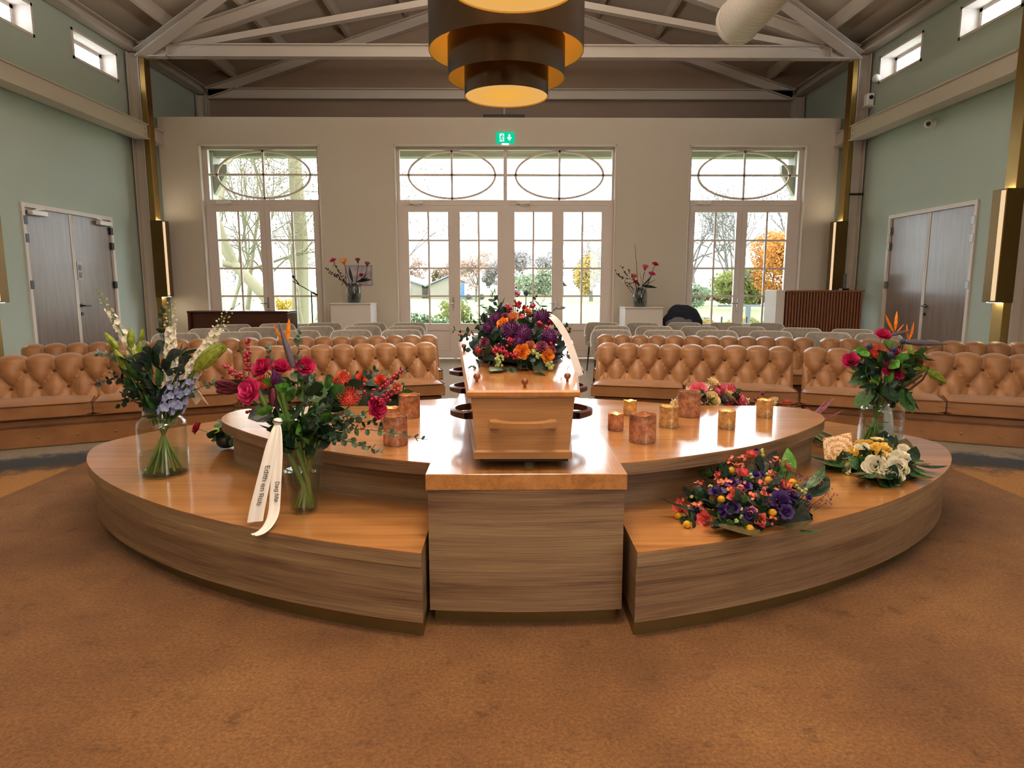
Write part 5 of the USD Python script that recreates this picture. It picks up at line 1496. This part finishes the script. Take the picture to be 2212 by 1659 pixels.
# --- yellow and white spray on the right wing
yl = thing('white_bouquet', 'flat spray of white and yellow roses with a gerbera on the right podium wing', 'flowers', (2.05, 3.50, 0))
mound(yl, YELLOW_FLOWERS, 0, (.24, .30, .13), 'leaf_dusk', {
    'gerb': B('cream_gerbera', GERB, 'petal_cream', 1.0, .1), 'yrose': B('yellow_rose', OPENROSE, 'petal_yellow', 1.2), 'wrose': B('white_rose', ROSE, 'petal_white', 1.2), 'bud': cluster('white_bud_cluster', 'bud', 'bud_green', 4, .008),
    'dark': leaves(['leaf_dark', 'leaf_dark', 'leaf_mid'], 4, 1.9, WIDE)}, .36, 31)
gp = next(q for q in YELLOW_FLOWERS if q[0] == 'gerb')
obj('gerbera_eye', mv((lambda s: (s[0] * (1, 1, .6), s[1]))(sphere(.012, sub=1)), (gp[1] + .0, gp[2] - .012, gp[3] + .012)), 'gerbera_eye', yl, smooth=True)
for i, (x, y, s) in enumerate([(-.38, .06, .16), (-.39, -.05, .15), (-.34, -.28, .15), (-.36, -.36, .17), (-.31, -.36, .14), (-.25, -.36, .15), (-.14, -.36, .16), (.05, -.33, .16), (.22, -.03, .2), (.26, -.10, .2), (.26, .14, .15), (.34, .40, .16), (.30, .55, .14), (-.2, -.38, .14)]):
    f = np.array([x, y, 0]) * .55
    obj('fern_leaf' if i > 2 else 'large_leaf', place(LONG if i in (2, 3, 4, 5, 6, 13) else LEAF, (f[0], f[1], .40), (x - f[0], y - f[1], -.02), math.hypot(x - f[0], y - f[1]) * 1.05, 0), ['leaf_dark', 'leaf_mid', 'leaf_bronze'][i % 3], yl)
card = thing('rose_card', 'small card printed with a peach rose leaning in the white bouquet', 'card', (1.835, 3.57, .36))
mat('card_print', {'t': ('texture_coordinate', {}), 'm': ('mapping', {'location': (.0, 0, -.105), 'scale': (1, .0, 1.25)}), 'w': ('wave_texture', {'wave_type': 'rings', 'rings_direction': 'spherical', 'scale': 9., 'distortion': 6., 'detail': 2, 'detail_scale': 9}),
    'r': ('rgb_ramp', {'ramp': [(0, col('b9793e')), (.35, col('e2b57e')), (1, col('f2d9ad'))]}), 'p': ('principled_bsdf', {'roughness': .35})}, [('t.object', 'm.vector'), ('m.vector', 'w.vector'), ('w.fac', 'r.fac'), ('r.color', 'p.base_color')])
R = np.array([[.97, 0, .0], [.0, 1, 0], [0, 0, 1.]])
cv, cf_ = box(-.078, .078, -.0008, .0008, .01, .145)
cv[:, 1] += (cv[:, 2]) * .35; cv[:, 2] += cv[:, 0] * .22 + .02
obj('card_sheet', (cv, cf_), 'card_print', card)
# --- pink bouquet behind the right tier
pk = thing('pink_bouquet', 'bouquet of pink and cream roses behind the right tier', 'flowers', (1.22, 4.42, 0))
mound(pk, PINK_FLOWERS, 0, (.32, .25, .36), 'leaf_dark', {
    'prose': B('pink_rose', OPENROSE, 'petal_rosepink', 1.2), 'crose': B('cream_rose', ROSE, 'petal_cream', 1.2), 'gyp': cluster('baby_breath', 'floret', 'petal_white', 16, .005), 'dark': leaves(['leaf_mid', 'leaf_dark'], 4, 2., WIDE)}, .36, 41)
# --- tied bouquet lying at the right end, stems towards the viewer
tb = thing('lying_bouquet', 'tied bouquet lying behind the right tier with its cut stems showing', 'flowers', (1.95, 4.20, 0))
g = np.random.default_rng(5)
for i in range(26):
    a, b = g.uniform(-1, 1), g.uniform(0, 1)
    obj('stem', tube([(-.02 + a * .035, .05, .39 + b * .06), (.03 + a * .085, -.18 - g.uniform(0, .05), .368 + b * .05)], .0035, 5), ['stem_dark', 'stem_green', 'twig_brown'][i % 3], tb, smooth=True)
obj('wrapping_band', tube([(-.02, .0, .415), (-.01, -.045, .408)], [.06, .062], 14), 'petal_cream', tb, smooth=True, label='kraft paper band')
for i in range(16):
    a = g.uniform(-1, 1)
    obj('leaf', place(ROUND if i % 2 else LEAF, (-.04 + a * .05, .05, .42), (a * 1.1, g.uniform(.2, 1), g.uniform(.0, .55)), g.uniform(.11, .19), g.uniform(0, 360)), ['leaf_mid', 'leaf_dark', 'leaf_bronze'][i % 3], tb)
for i, (p, d, s, m, mt) in enumerate([((-.15, .22, .56), (-.4, .5, .8), .045, PIN, 'petal_cream'), ((-.24, .25, .55), (-.6, .2, .6), .04, ROSE, 'petal_yellow'), ((-.05, .25, .55), (0, .2, 1), .06, CARN, 'petal_peach'), ((-.28, .2, .60), (-.3, 0, 1), .018, YBALL, 'petal_mauve'), ((-.2, .3, .62), (0, 0, 1), .018, YBALL, 'petal_mauve'), ((.06, .18, .52), (.4, 0, .8), .03, CARN, 'petal_rosepink')]):
    bloom(tb, 'bouquet_flower', m, mt, p, d, s, (-.02, .03, .41))
for i, (d, s) in enumerate([((.8, .1, .35), .26), ((.9, -.25, .12), .25), ((.7, -.1, .5), .2)]):
    obj('grevillea_leaf', place(LONG, (.0, .1, .46), d, s, 0), 'petal_mauve', tb)
# --- red rose spray lying at the left rear
rs = thing('leafy_spray', 'low leafy spray with one red rose at the left rear of the podium', 'flowers', (-1.70, 4.02, 0))
obj('leafy_base', (lambda s: (s[0] * (.06, .08, .045) + (0, 0, .41), s[1]))(sphere(1, sub=2)), 'leaf_dusk', rs, smooth=True)
g = np.random.default_rng(15)
for i in range(42):
    d = g.normal(size=3); d[2] = abs(d[2]) * .7
    obj('leaf', place(ROUND, np.array([g.uniform(-.1, .13), g.uniform(-.13, .1), .41 + g.uniform(0, .08)]), d, g.uniform(.05, .085), g.uniform(0, 360)), ['leaf_bronze', 'lily_green', 'leaf_dark', 'leaf_mid'][i % 4], rs)
bloom(rs, 'red_rose', ROSE, 'petal_red', (-.16, -.05, .50), (-.7, -.5, .5), .035, (0, 0, .42))
obj('large_leaf', place(ROUND, (.04, 0, .47), (.2, -.3, .9), .10, 0), 'leaf_bright', rs)
obj('white_leaf', place(LEAF, (.13, 0, .47), (.3, 0, .9), .10, 0), 'petal_white', rs)
# --- green and orange bouquet lying on the left tier behind the candles
go = thing('orange_bouquet', 'green bouquet with orange roses lying behind the left tier', 'flowers', (-.92, 4.40, 0))
obj('leafy_base', (lambda s: (s[0] * (.30, .14, .22) + (0, 0, .55), s[1]))(sphere(1, sub=3)), 'leaf_dark', go, smooth=True)
for i in range(60):
    a = g.uniform(-1, 1)
    obj('leaf', place([ROUND, WIDE][i % 2], (a * .30, g.uniform(-.12, .05), .60 + g.uniform(0, .16) * (1 - a * a)), (a, g.normal() * .6 - .3, g.uniform(0, 1)), g.uniform(.06, .11), g.uniform(0, 360)), ['leaf_mid', 'leaf_dark', 'leaf_bronze', 'leaf_euc'][i % 4], go)
for i, (x, z) in enumerate([(-.2, .74), (-.12, .78), (.0, .77), (.12, .75), (.22, .70), (-.28, .70)]):
    bloom(go, 'orange_rose', ROSE if i % 2 else OPENROSE, ['petal_salmon', 'petal_peach', 'petal_salmon'][i % 3], (x, -.14, z), (x, -.8, .5), .036, (x * .5, 0, .6))

# ---------------------------------------------------------------- vases
def jar(t_label, loc, r, h, neck, water, mt='vase_glass'):
    v = thing('glass_vase', t_label, 'vase', loc)
    th = .004
    out = [(.001, 0), (r * .93, 0), (r, .015), (r, h * .70), (r * .96, h * .76), (r * .82, h * .81), (neck, h * .84), (neck, h * .97), (neck * 1.05, h)]
    inn = [(neck * 1.05 - th, h), (neck - th, h * .97), (neck - th, h * .845), (r * .82 - th, h * .80), (r * .96 - th, h * .755), (r - th, h * .70), (r - th, .018), (r * .93 - th, .009), (.001, .009)]
    obj('vase_body', lathe(out + inn, 40), mt, v, smooth=50)
    w = water
    obj('water', lathe([(.001, .011), (r * .92 - th, .011), (r - th * 1.3, .02), (r - th * 1.3, w), (.001, w)], 36), 'water', v, smooth=40)
    return v
jar('clear glass jar vase of white delphiniums on the left podium wing', (-1.80, 3.46, .36), .122, .375, .088, .12)
b1 = thing('delphinium_bouquet', 'tall bouquet of white delphiniums and green lily buds in the left jar', 'flowers', (-1.80, 3.46, 0))
M1 = np.array([0, 0, .70])
delphinium(b1, (-.278, .0, 1.334), (-.10, 0, .98), 34, .021, 'petal_white', 1)
delphinium(b1, (.105, -.02, 1.263), (.075, -.03, .80), 64, .029, 'petal_white', 2)
delphinium(b1, (.374, .02, 1.211), (.15, 0, .86), 66, .030, 'petal_white', 3)
delphinium(b1, (.235, -.04, .95), (.10, -.05, .70), 28, .028, 'petal_blue', 4)
delphinium(b1, (.15, -.10, .92), (.07, -.09, .70), 28, .028, 'petal_blue', 6)
for tip in ((-.10, .98), (.075, .80), (.15, .86), (.10, .72)):
    obj('stem', tube([(tip[0], 0, tip[1]), (tip[0] * .4, 0, .62)], .005, 6), 'stem_green', b1, smooth=True)
for i, (x, z, dx, dz, n, ls) in enumerate([(.056, 1.224, .046, 1.0, 7, .042), (-.295, 1.002, -.10, .93, 8, .045), (-.329, .842, -.08, .87, 9, .045), (-.207, .727, -.03, .80, 7, .045), (.305, .847, .1, .76, 8, .045), (.445, 1.25, .32, 1.14, 4, .03), (-.15, .80, 0, .72, 8, .05), (.2, .80, .03, .72, 7, .05), (-.2, .9, -.03, .76, 8, .05), (-.05, .92, 0, .74, 8, .055)]):
    sprig(b1, 'eucalyptus_sprig', (dx, -.05 if i > 5 else 0, dz), (x, -.06 if i > 5 else -.02, z), 'stem_dark', n, ls, ROUND, ['leaf_dark', 'leaf_euc', 'leaf_dusk'][i % 3], .015, 90 + i)
def lilybud(t, tip, foot, w=.2, m='lily_green'):
    tip, foot = np.asarray(tip, float), np.asarray(foot, float)
    L = np.linalg.norm(tip - foot)
    q = obj('lily_bud', place(cat(whorl(3, leaf(1, .21, -.12, -.5, 7), 4, 0, .09), whorl(3, leaf(.97, .19, -.10, -.5, 7), 5, 60, .08)), foot, tip - foot, L), m, t, smooth=60)
    obj('stem', tube([foot, (foot * .6 + np.array([foot[0] * .3, foot[1] * .5, .72]) * .4), (foot[0] * .25, foot[1] * .4, .68)], [.004, .0045, .005], 6), 'stem_green', q, smooth=True)
for x, z, dx, dz, y in [(-.217, 1.113, -.161, 1.034, -.06), (-.074, 1.136, -.082, 1.04, -.08), (-.030, 1.133, -.045, 1.07, -.05), (-.02, 1.074, -.04, 1.005, -.10), (-.150, 1.03, -.100, .93, -.10), (-.057, 1.04, .010, .93, -.12), (-.219, 1.05, -.170, 1.0, -.03)]:
    lilybud(b1, (x, y, z), (dx, y, dz))
for dy, e in ((-.04, 0), (-.02, .02), (-.06, -.02)):
    lilybud(b1, (.368 + e * .3, dy, 1.054 - abs(e)), (.225, dy, .945 + e))
g = np.random.default_rng(25)
for i in range(130):
    z = g.uniform(.70, 1.02); a = g.uniform(0, 2 * PI); rr = (.05 + (z - .68) * .35) * g.uniform(.4, 1.1)
    obj('leaf', place([LEAF, WIDE, LONG][i % 3], (rr * math.cos(a) * .8, rr * math.sin(a) * .8, z - .03), (math.cos(a), math.sin(a), g.uniform(.2, 1.4)), g.uniform(.07, .13), g.uniform(0, 360)), ['leaf_dark', 'leaf_dusk', 'leaf_mid', 'leaf_blue'][i % 4], b1)
stems(b1, (.01, 0, .70), (.0, 0, .376), 17, .06, .09, .0075, 'stem_green', 3)
# the tapered vase at the left of the coffin
v2 = thing('glass_vase', 'flared clear glass vase on the left podium wing near the coffin', 'vase', (-.89, 2.86, .36))
out = [(.001, 0), (.055, 0), (.060, .01), (.096, .275)]; inn = [(.0925, .274), (.056, .02), (.001, .016)]
obj('vase_body', lathe(out + inn, 40), 'vase_glass', v2, smooth=50)
obj('water', lathe([(.001, .018), (.0555, .021), (.0785, .19), (.001, .19)], 36), 'water', v2, smooth=40)
b2 = thing('pink_rose_bouquet', 'sprawling bouquet of hot pink roses, eucalyptus and red berries with a white ribbon', 'flowers', (-.89, 2.86, 0))
for (x, z), y, s, d in [((-.149, 1.005), -.02, .040, (-.3, -.6, .5)), ((-.078, 1.005), .02, .038, (.2, -.4, .8)), ((.035, 1.010), 0, .038, (.4, -.6, .5)), ((-.178, .915), -.10, .048, (-.4, -.9, .35)), ((.343, .829), -.02, .042, (.8, -.6, .3)), ((-.0, 1.015), .03, .03, (-.2, 0, 1))]:
    bloom(b2, 'hot_pink_rose', ROSE, 'petal_hotpink' if x != -.178 else 'petal_pink', (x, y, z), d, s * 1.05, (x * .3, y * .4, .70))
for (x, z), y, s in [((.225, .866), -.04, .052), ((-.132, .933), -.03, .040), ((.174, .926), .08, .04), ((.035, .896), .08, .036)]:
    bloom(b2, 'orange_pincushion', PIN, 'petal_salmon', (x, y, z), (.2, -.7, .6), s, (x * .3, 0, .72))
for tip, foot, m in [((-.344, -.03, .921), (-.235, -.02, .921), 'petal_maroon'), ((-.335, -.05, .945), (-.235, -.03, .928), 'petal_maroon'), ((-.335, -.05, .905), (-.235, -.03, .915), 'petal_maroon'), ((-.079, -.06, 1.0), (-.082, -.05, .92), 'petal_purple'), ((-.06, -.07, .985), (-.082, -.05, .92), 'petal_purple'), ((-.089, -.08, .84), (-.086, -.06, .92), 'petal_maroon'), ((-.215, -.02, .945), (-.14, 0, .90), 'leaf_bronze')]:
    lilybud(b2, tip, foot, m=m)
strelitzia(b2, (-.007, -.03, 1.0), (-.058, -.04, 1.20), [((-.035, -.03, 1.10), (-.085, -.04, 1.192), 0), ((-.03, -.03, 1.11), (-.017, -.03, 1.212), 0)])
for i, (a, b, n) in enumerate([((-.215, -.02, .93), (-.196, -.02, 1.125), 24), ((-.17, -.02, .93), (-.308, -.02, 1.011), 22), ((.26, 0, .86), (.449, -.02, .985), 30), ((.28, -.02, .84), (.43, -.03, .912), 22), ((.279, 0, .87), (.275, 0, .935), 8), ((-.1, -.02, .80), (-.235, -.05, .835), 8), ((.33, -.02, .85), (.40, -.03, .87), 14)]):
    berries(b2, a, b, n, .0068, 'berry_red', 30 + i, spread=.010, keep=.25)
for i, (x, z, y, dx, dz, n, ls, lm) in enumerate([(.012, 1.153, 0, .0, .86, 13, .040, 'leaf_euc'), (.551, .712, -.12, .10, .74, 15, .040, 'leaf_euc'), (.387, .657, -.14, .08, .70, 12, .038, 'leaf_euc'), (.330, .986, .04, .12, .82, 10, .042, 'leaf_dark'), (.085, .965, -.05, .02, .80, 9, .040, 'leaf_euc'), (-.127, 1.085, .02, -.10, .95, 5, .035, 'leaf_euc'), (.473, .998, 0, .40, .93, 3, .032, 'leaf_dark'), (.301, .811, -.10, .05, .74, 12, .045, 'leaf_euc'), (.25, .90, .02, .05, .76, 10, .048, 'leaf_euc'), (.20, .72, -.14, .04, .70, 8, .045, 'leaf_dark'), (.15, .85, -.12, .02, .72, 9, .045, 'leaf_euc'), (.36, .76, -.02, .1, .74, 9, .045, 'leaf_dark')]):
    sprig(b2, 'eucalyptus_sprig', (dx, -.02, dz), (x, y, z), 'stem_dark', n, ls, ROUND, lm, .015, 130 + i)
g = np.random.default_rng(35)
for i in range(150):
    z = g.uniform(.66, .97); a = g.uniform(0, 2 * PI); rr = (.05 + (z - .64) * .45) * g.uniform(.3, 1.1)
    obj('leaf', place([LEAF, WIDE, ROUND][i % 3], (rr * math.cos(a) + .04 * (z - .6), rr * math.sin(a) * .6, z - .03), (math.cos(a) + .2, math.sin(a), g.uniform(-.1, 1.0)), g.uniform(.06, .11), g.uniform(0, 360)), ['leaf_dark', 'leaf_mid', 'leaf_dusk', 'leaf_dark', 'leaf_bright'][i % 5], b2)
obj('thick_stem', tube([(-.16, -.05, .92), (-.10, -.05, .78), (.01, -.02, .48), (.03, 0, .378)], .012, 10), 'stem_green', b2, smooth=True)
obj('thick_stem', tube([(-.06, -.04, .90), (-.03, -.04, .74), (.03, -.02, .5), (.035, 0, .378)], .010, 10), 'stem_green', b2, smooth=True)
stems(b2, (.04, 0, .68), (.0, 0, .381), 13, .05, .042, .0075, 'stem_green', 5)
obj('wire_curl', tube([(.0, -.07, .93), (-.01, -.075, .80), (-.012, -.07, .70)], .0012, 5), 'chrome', b2, smooth=True)
knot = obj('ribbon_knot', blob((-.062, -.10, .785), (.020, .018, .016), 8, .2, 2), 'ribbon_white', b2, smooth=True)
rl, Pl_, Sl_, Nl_ = ribbon(b2, 'ribbon_tail', [(-.062, -.115, .775), (-.078, -.150, .69), (-.105, -.175, .56), (-.128, -.19, .46), (-.142, -.20, .385)], [.022, .05, .062, .068, .070], [(1, -.1, .15)] * 5, fold=.003, label='left ribbon tail printed with lettering')
rr_, Pr_, Sr_, Nr_ = ribbon(b2, 'ribbon_tail', [(-.058, -.115, .775), (-.052, -.150, .66), (-.060, -.18, .50), (-.065, -.20, .42), (-.085, -.235, .372), (-.12, -.29, .364)], [.022, .042, .046, .046, .046, .042], [(1, 0, .02)] * 4 + [(.9, -.4, .02), (.8, -.6, .0)], fold=.002, label='right ribbon tail printed with lettering')
def letter(parent, text, P, S, N, u0, h, off=0.):
    """lettering running down a ribbon"""
    v, f = cat(meshkit.text_mesh(text, h, .0006))
    wid = v[:, 0].max()
    arc = np.concatenate([[0], np.cumsum(np.linalg.norm(np.diff(P, axis=0), axis=1))])
    sx = arc[-1] * u0 + v[:, 0]
    q = np.stack([np.interp(sx, arc, P[:, i]) for i in range(3)], 1)
    ss = np.stack([np.interp(sx, arc, S[:, i]) for i in range(3)], 1)
    nn = np.stack([np.interp(sx, arc, N[:, i]) for i in range(3)], 1)
    nn = np.where((nn[:, 1] > 0)[:, None], -nn, nn)
    q = q + ss * (v[:, 1] - h * .4 + off)[:, None] + nn * (.0035 + v[:, 2])[:, None]
    obj('lettering', (q, f), 'ribbon_ink', parent)
letter(rl, 'Edith en Rob', Pl_, Sl_, Nl_, .42, .021, .004)
letter(rr_, 'Dag Ma', Pr_, Sr_, Nr_, .47, .017, .006)
# the right hand jar
jar('clear glass jar vase of pink roses at the right end of the podium', (2.362, 4.12, .36), .128, .305, .095, .105)
b3 = thing('strelitzia_bouquet', 'bouquet with two orange bird of paradise flowers and pink roses in the right jar', 'flowers', (2.362, 4.12, 0))
strelitzia(b3, (.02, 0, 1.045), (.17, .02, 1.075), [((.035, 0, 1.06), (-.034, 0, 1.171), 0), ((.04, 0, 1.07), (.045, 0, 1.192), 0), ((.05, 0, 1.06), (.095, 0, 1.112), 0)])
strelitzia(b3, (.12, .02, 1.0), (.40, .02, .985), [((.14, .02, 1.01), (.117, .02, 1.11), 0), ((.145, .02, 1.01), (.170, .02, 1.125), 0), ((.16, .02, 1.003), (.28, .02, .998), 0)])
for (x, z), y, s, d in [((-.029, 1.051), 0, .045, (0, -.5, .8)), ((-.235, .895), -.02, .047, (-.5, -.6, .6)), ((-.028, .850), -.10, .042, (-.2, -1, .3)), ((.026, .822), -.11, .040, (.1, -1, .1)), ((.190, .900), -.02, .044, (.6, -.6, .5)), ((.063, .942), .02, .040, (.2, -.5, .7))]:
    bloom(b3, 'hot_pink_rose', ROSE, 'petal_hotpink', (x, y, z), d, s, (x * .3, 0, .66))
bloom(b3, 'orange_pincushion', PIN, 'petal_salmon', (-.098, -.05, .925), (-.1, -.6, .8), .062, (0, 0, .68))
for x, z in [(-.144, .986), (.009, .968), (.057, 1.015), (-.058, .887), (-.115, .822), (-.009, .932), (-.157, .890), (-.03, .905)]:
    bloom(b3, 'blue_thistle', THISTLE, 'thistle_blue', (x, -.06, z - .012), (x, -.2, 1), .032, (x * .3, 0, .66))
for tip, foot in [((.118, -.03, .843), (.235, -.02, .84)), ((.368, -.03, .748), (.25, -.02, .83)), ((.12, -.04, .99), (.13, -.04, .90))]:
    lilybud(b3, tip, foot)
bloom(b3, 'yellow_chrysanthemum', CARN, 'petal_yellow', (.225, .0, .855), (.5, -.2, .8), .035, (.05, 0, .68))
for i, pts in enumerate([[(.05, -.03, .66), (.14, -.04, .71), (.22, -.03, .77), (.25, -.02, .82)], [(.04, -.03, .68), (.12, -.05, .74), (.2, -.05, .80)], [(.05, 0, .68), (.15, .02, .73), (.23, 0, .83)], [(.02, -.03, .7), (.1, -.06, .80), (.19, -.04, .83)]]):
    obj('twisted_twig', tube(pts, .006, 6), 'twig_brown', b3, smooth=True)
g = np.random.default_rng(45)
for i in range(105):
    z = g.uniform(.62, .96); a = g.uniform(0, 2 * PI); rr = (.06 + (z - .60) * .36) * g.uniform(.3, 1.05)
    obj('leaf', place([WIDE, ROUND, LEAF][i % 3], (rr * math.cos(a), rr * math.sin(a) * .7, z), (math.cos(a), math.sin(a), g.uniform(-.7, .8)), g.uniform(.07, .125), g.uniform(0, 360)), ['leaf_dark', 'leaf_mid', 'leaf_dark', 'leaf_bright', 'leaf_mid'][i % 5], b3)
for p, d, s in [((-.12, -.06, .72), (-.6, -.3, -.9), .16), ((-.10, -.06, .75), (-.7, -.4, -.3), .13), ((-.04, -.10, .74), (0, -.6, -.7), .13), ((.10, -.06, .72), (.3, -.3, -1), .15), ((.07, -.08, .72), (.1, -.4, -1), .16), ((-.17, -.02, .80), (-1, 0, .1), .09)]:
    obj('large_leaf', place(WIDE, p, d, s, 0), ['leaf_mid', 'leaf_dark'][int(s * 100) % 2], b3)
stems(b3, (-.02, 0, .66), (-.05, 0, .376), 15, .06, .055, .006, 'stem_green', 7)
for i in range(10):
    obj('leaf', place(WIDE, (-.05 + g.uniform(-.03, .04), g.uniform(-.05, .03), .40 + i * .022), (g.normal(), g.normal() - .4, g.normal() * .6), .06, 0), 'leaf_bright', b3)
r3, *_ = ribbon(b3, 'ribbon_tail', [(.085, .13, .63), (.105, .14, .58), (.125, .145, .50), (.135, .15, .43), (.14, .155, .375)], [.02, .06, .065, .068, .068], [(1, 0, .1)] * 5, fold=.002, label='white ribbon tail')
# swallow tailed end of the white ribbon behind the delphiniums
sv = np.array([(.09, .06, .83), (.15, .05, .845), (.205, .10, .715), (.17, .10, .745), (.135, .11, .71)])
sv2 = sv + (0, .003, 0)
obj('ribbon_tail', (np.vstack([sv, sv2]), np.array([(0, 1, 3), (1, 2, 3), (0, 3, 4), (5, 8, 6), (6, 8, 7), (5, 9, 8), (0, 5, 6), (0, 6, 1), (1, 6, 7), (1, 7, 2), (2, 7, 8), (2, 8, 3), (3, 8, 9), (3, 9, 4), (4, 9, 5), (4, 5, 0)])), 'ribbon_white', b1, label='white swallow tailed ribbon end')
# pedestal vases
def smokevase(loc, label):
    v = thing('smoked_vase', label, 'vase', loc)
    out = [(.001, 0), (.09, 0), (.11, .02), (.122, .12), (.122, .22), (.108, .28), (.08, .305), (.062, .31), (.062, .325)]
    obj('vase_body', lathe(out + [(r - .005 if r > .01 else r, max(z, .012)) for r, z in out[::-1]], 36), 'smoke_glass', v, smooth=50)
    obj('water', lathe([(.001, .014), (.085, .014), (.11, .10), (.001, .10)], 30), 'water', v, smooth=40)
CALLA = cat(lathe([(.02, 0), (.12, .25), (.22, .6), (.42, .9), (.5, 1.0)], 14))
for nm, lx, lz, ly in (('left', -2.58, 1.046, 11.55), ('right', 2.30, .976, 11.55)):
    smokevase((lx, ly, lz), 'smoked glass vase on the %s white pedestal' % nm)
    b = thing('vase_flowers', 'pink and dark leaved flowers in the smoked vase on the %s pedestal' % nm, 'flowers', (lx, ly, lz - 1.046))
    if nm == 'left':
        heads = [((-.33, 1.76), 'petal_pink', LISI, .06), ((-.13, 1.66), 'petal_orange', None, .12), ((.09, 1.70), 'petal_mauve', None, .09), ((.24, 1.64), 'petal_mauve', None, .09), ((.14, 1.52), 'petal_hotpink', CARN, .04)]
        twigs = [(-.43, 1.60), (-.33, 1.68), (-.45, 1.64), (-.18, 1.42), (-.29, 1.53)]
        lf = [(.3, 1.52), (.22, 1.45), (-.06, 1.58), (.26, 1.48), (.1, 1.55)]
    else:
        heads = [((.24, 1.77), 'petal_hotpink', LISI, .06), ((.06, 1.65), 'petal_pink', None, .10), ((.19, 1.61), 'petal_pink', LISI, .06), ((-.11, 1.57), 'petal_rosepink', LISI, .06), ((-.27, 1.49), 'petal_white', LISI, .05), ((-.19, 1.48), 'petal_white', LISI, .05), ((-.08, 1.475), 'petal_hotpink', CARN, .04)]
        twigs = [(-.44, 1.66), (-.36, 1.74), (-.21, 1.69), (-.40, 1.60)]
        lf = [(.14, 1.45), (.12, 1.50), (.02, 1.55), (.16, 1.42), (-.05, 1.5)]
        obj('long_twig', tube([(-.03, 0, 1.30), (-.055, 0, 1.55), (-.11, 0, 2.10)], [.006, .005, .003], 6), 'twig_brown', b)
    for (x, z), m, mesh, s in heads:
        bloom(b, 'flower_head', mesh if mesh is not None else CALLA, m, (x, -.02, z), (x * .8, -.5, .8), s, (x * .1, 0, 1.15), stemm='stem_dark', sr=.005)
    for i, (x, z) in enumerate(twigs):
        berries(b, (x * .1, 0, 1.30), (x, -.02, z), 13, .012, 'berry_dark', 160 + i, spread=.022)
    for i, (x, z) in enumerate(lf):
        obj('leaf', place(LONG, (x * .2, 0, 1.40), (x, -.1 + .05 * i, (z - 1.42) * 1.2), .26, 40 * i), 'leaf_dusk', b)
    stems(b, (0, 0, 1.38), (0, 0, 1.066), 7, .04, .07, .006, 'stem_dark', 9)

# ---------------------------------------------------------------- candle cups
for nm, a, bcol in (('copper', '9c7560', 'cfa78e'), ('gold', 'a98c62', 'd8be94')):
    a, bcol = col(a), col(bcol)
    mat('mercury_' + nm, {'tc': ('texture_coordinate', {}), 'n': ('noise_texture', {'scale': 38, 'detail': 2, 'roughness': .7}), 'r': ('rgb_ramp', {'ramp': [(.36, a), (.68, bcol)]}),
        'g': ('principled_bsdf', {'metallic': .5, 'roughness': .3}), 't': ('translucent_bsdf', {}), 'x': ('mix_closure', {'fac': .4})},
        [('tc.object', 'n.vector'), ('n.fac', 'r.fac'), ('r.color', 'g.base_color'), ('r.color', 't.color'), ('g.BSDF', 'x.closure1'), ('t.BSDF', 'x.closure2')], 'x.closure')
plain('candle_wax', 'f0dcc0', .5, subsurface_weight=.3, subsurface_radius=(.02, .01, .006))
mat('flame', {'e': ('emission', {'color': (1, .62, .22), 'strength': 230.}) }, surface='e.emission')
CUPS = [(.574, 3.427, .041, .090, 'copper', 'small copper candle cup nearest the coffin on the right tier'), (.660, 3.165, .064, .137, 'copper', 'large dark copper candle cup nearest the front edge of the right tier'), (.721, 3.828, .039, .088, 'gold', 'small gold candle cup at the back beside the coffin on the right tier'),
        (.869, 3.505, .052, .114, 'gold', 'medium gold candle cup in the middle of the right tier'), (1.055, 3.797, .065, .147, 'copper', 'tallest copper candle cup in front of the pink bouquet'), (1.163, 3.456, .044, .098, 'gold', 'small gold candle cup alone right of the middle of the right tier'), (1.483, 3.766, .046, .102, 'gold', 'small gold candle cup farthest right on the right tier'),
        (-.522, 3.119, .058, .143, 'copper', 'copper candle cup behind the eucalyptus tip on the left tier'), (-.550, 3.785, .060, .132, 'copper', 'copper candle cup at the back of the left tier near the coffin'), (-.621, 3.543, .050, .101, 'copper', 'copper candle cup half hidden between the others on the left tier'), (-.98, 3.52, .042, .15, 'copper', 'tall copper candle cup glowing through the rose bouquet')]
for i, (x, y, r, h, m, lab) in enumerate(CUPS):
    c = thing('candle_cup', lab, 'candle holder', (x, y, .60))
    g = np.random.default_rng(300 + i)
    n = 40; th = np.arange(n) * 2 * PI / n
    v, f = lathe([(.001, .0), (r * .95, 0), (r, .006), (r, h), (r - .003, h), (r - .003, .008), (.001, .008)], n)
    up_ = v[:, 2] > h * .9
    v[up_, 2] += .0025 * np.sin(np.arctan2(v[up_, 1], v[up_, 0]) * 5 + i) + .001 * np.sin(np.arctan2(v[up_, 1], v[up_, 0]) * 13)
    obj('cup', (v, f), 'mercury_' + m, c, smooth=50)
    cn = obj('candle', lathe([(.001, .009), (min(.021, r * .6), .009), (min(.021, r * .6), .03 + h * .12), (.001, .03 + h * .12)], 20), 'candle_wax', c, smooth=40)
    z = .03 + h * .12
    obj('flame', mv(lathe([(.001, 0), (.005, .005), (.0065, .012), (.0045, .023), (.0005, .034)], 10), (0, 0, z + .004)), 'flame', cn, smooth=True)
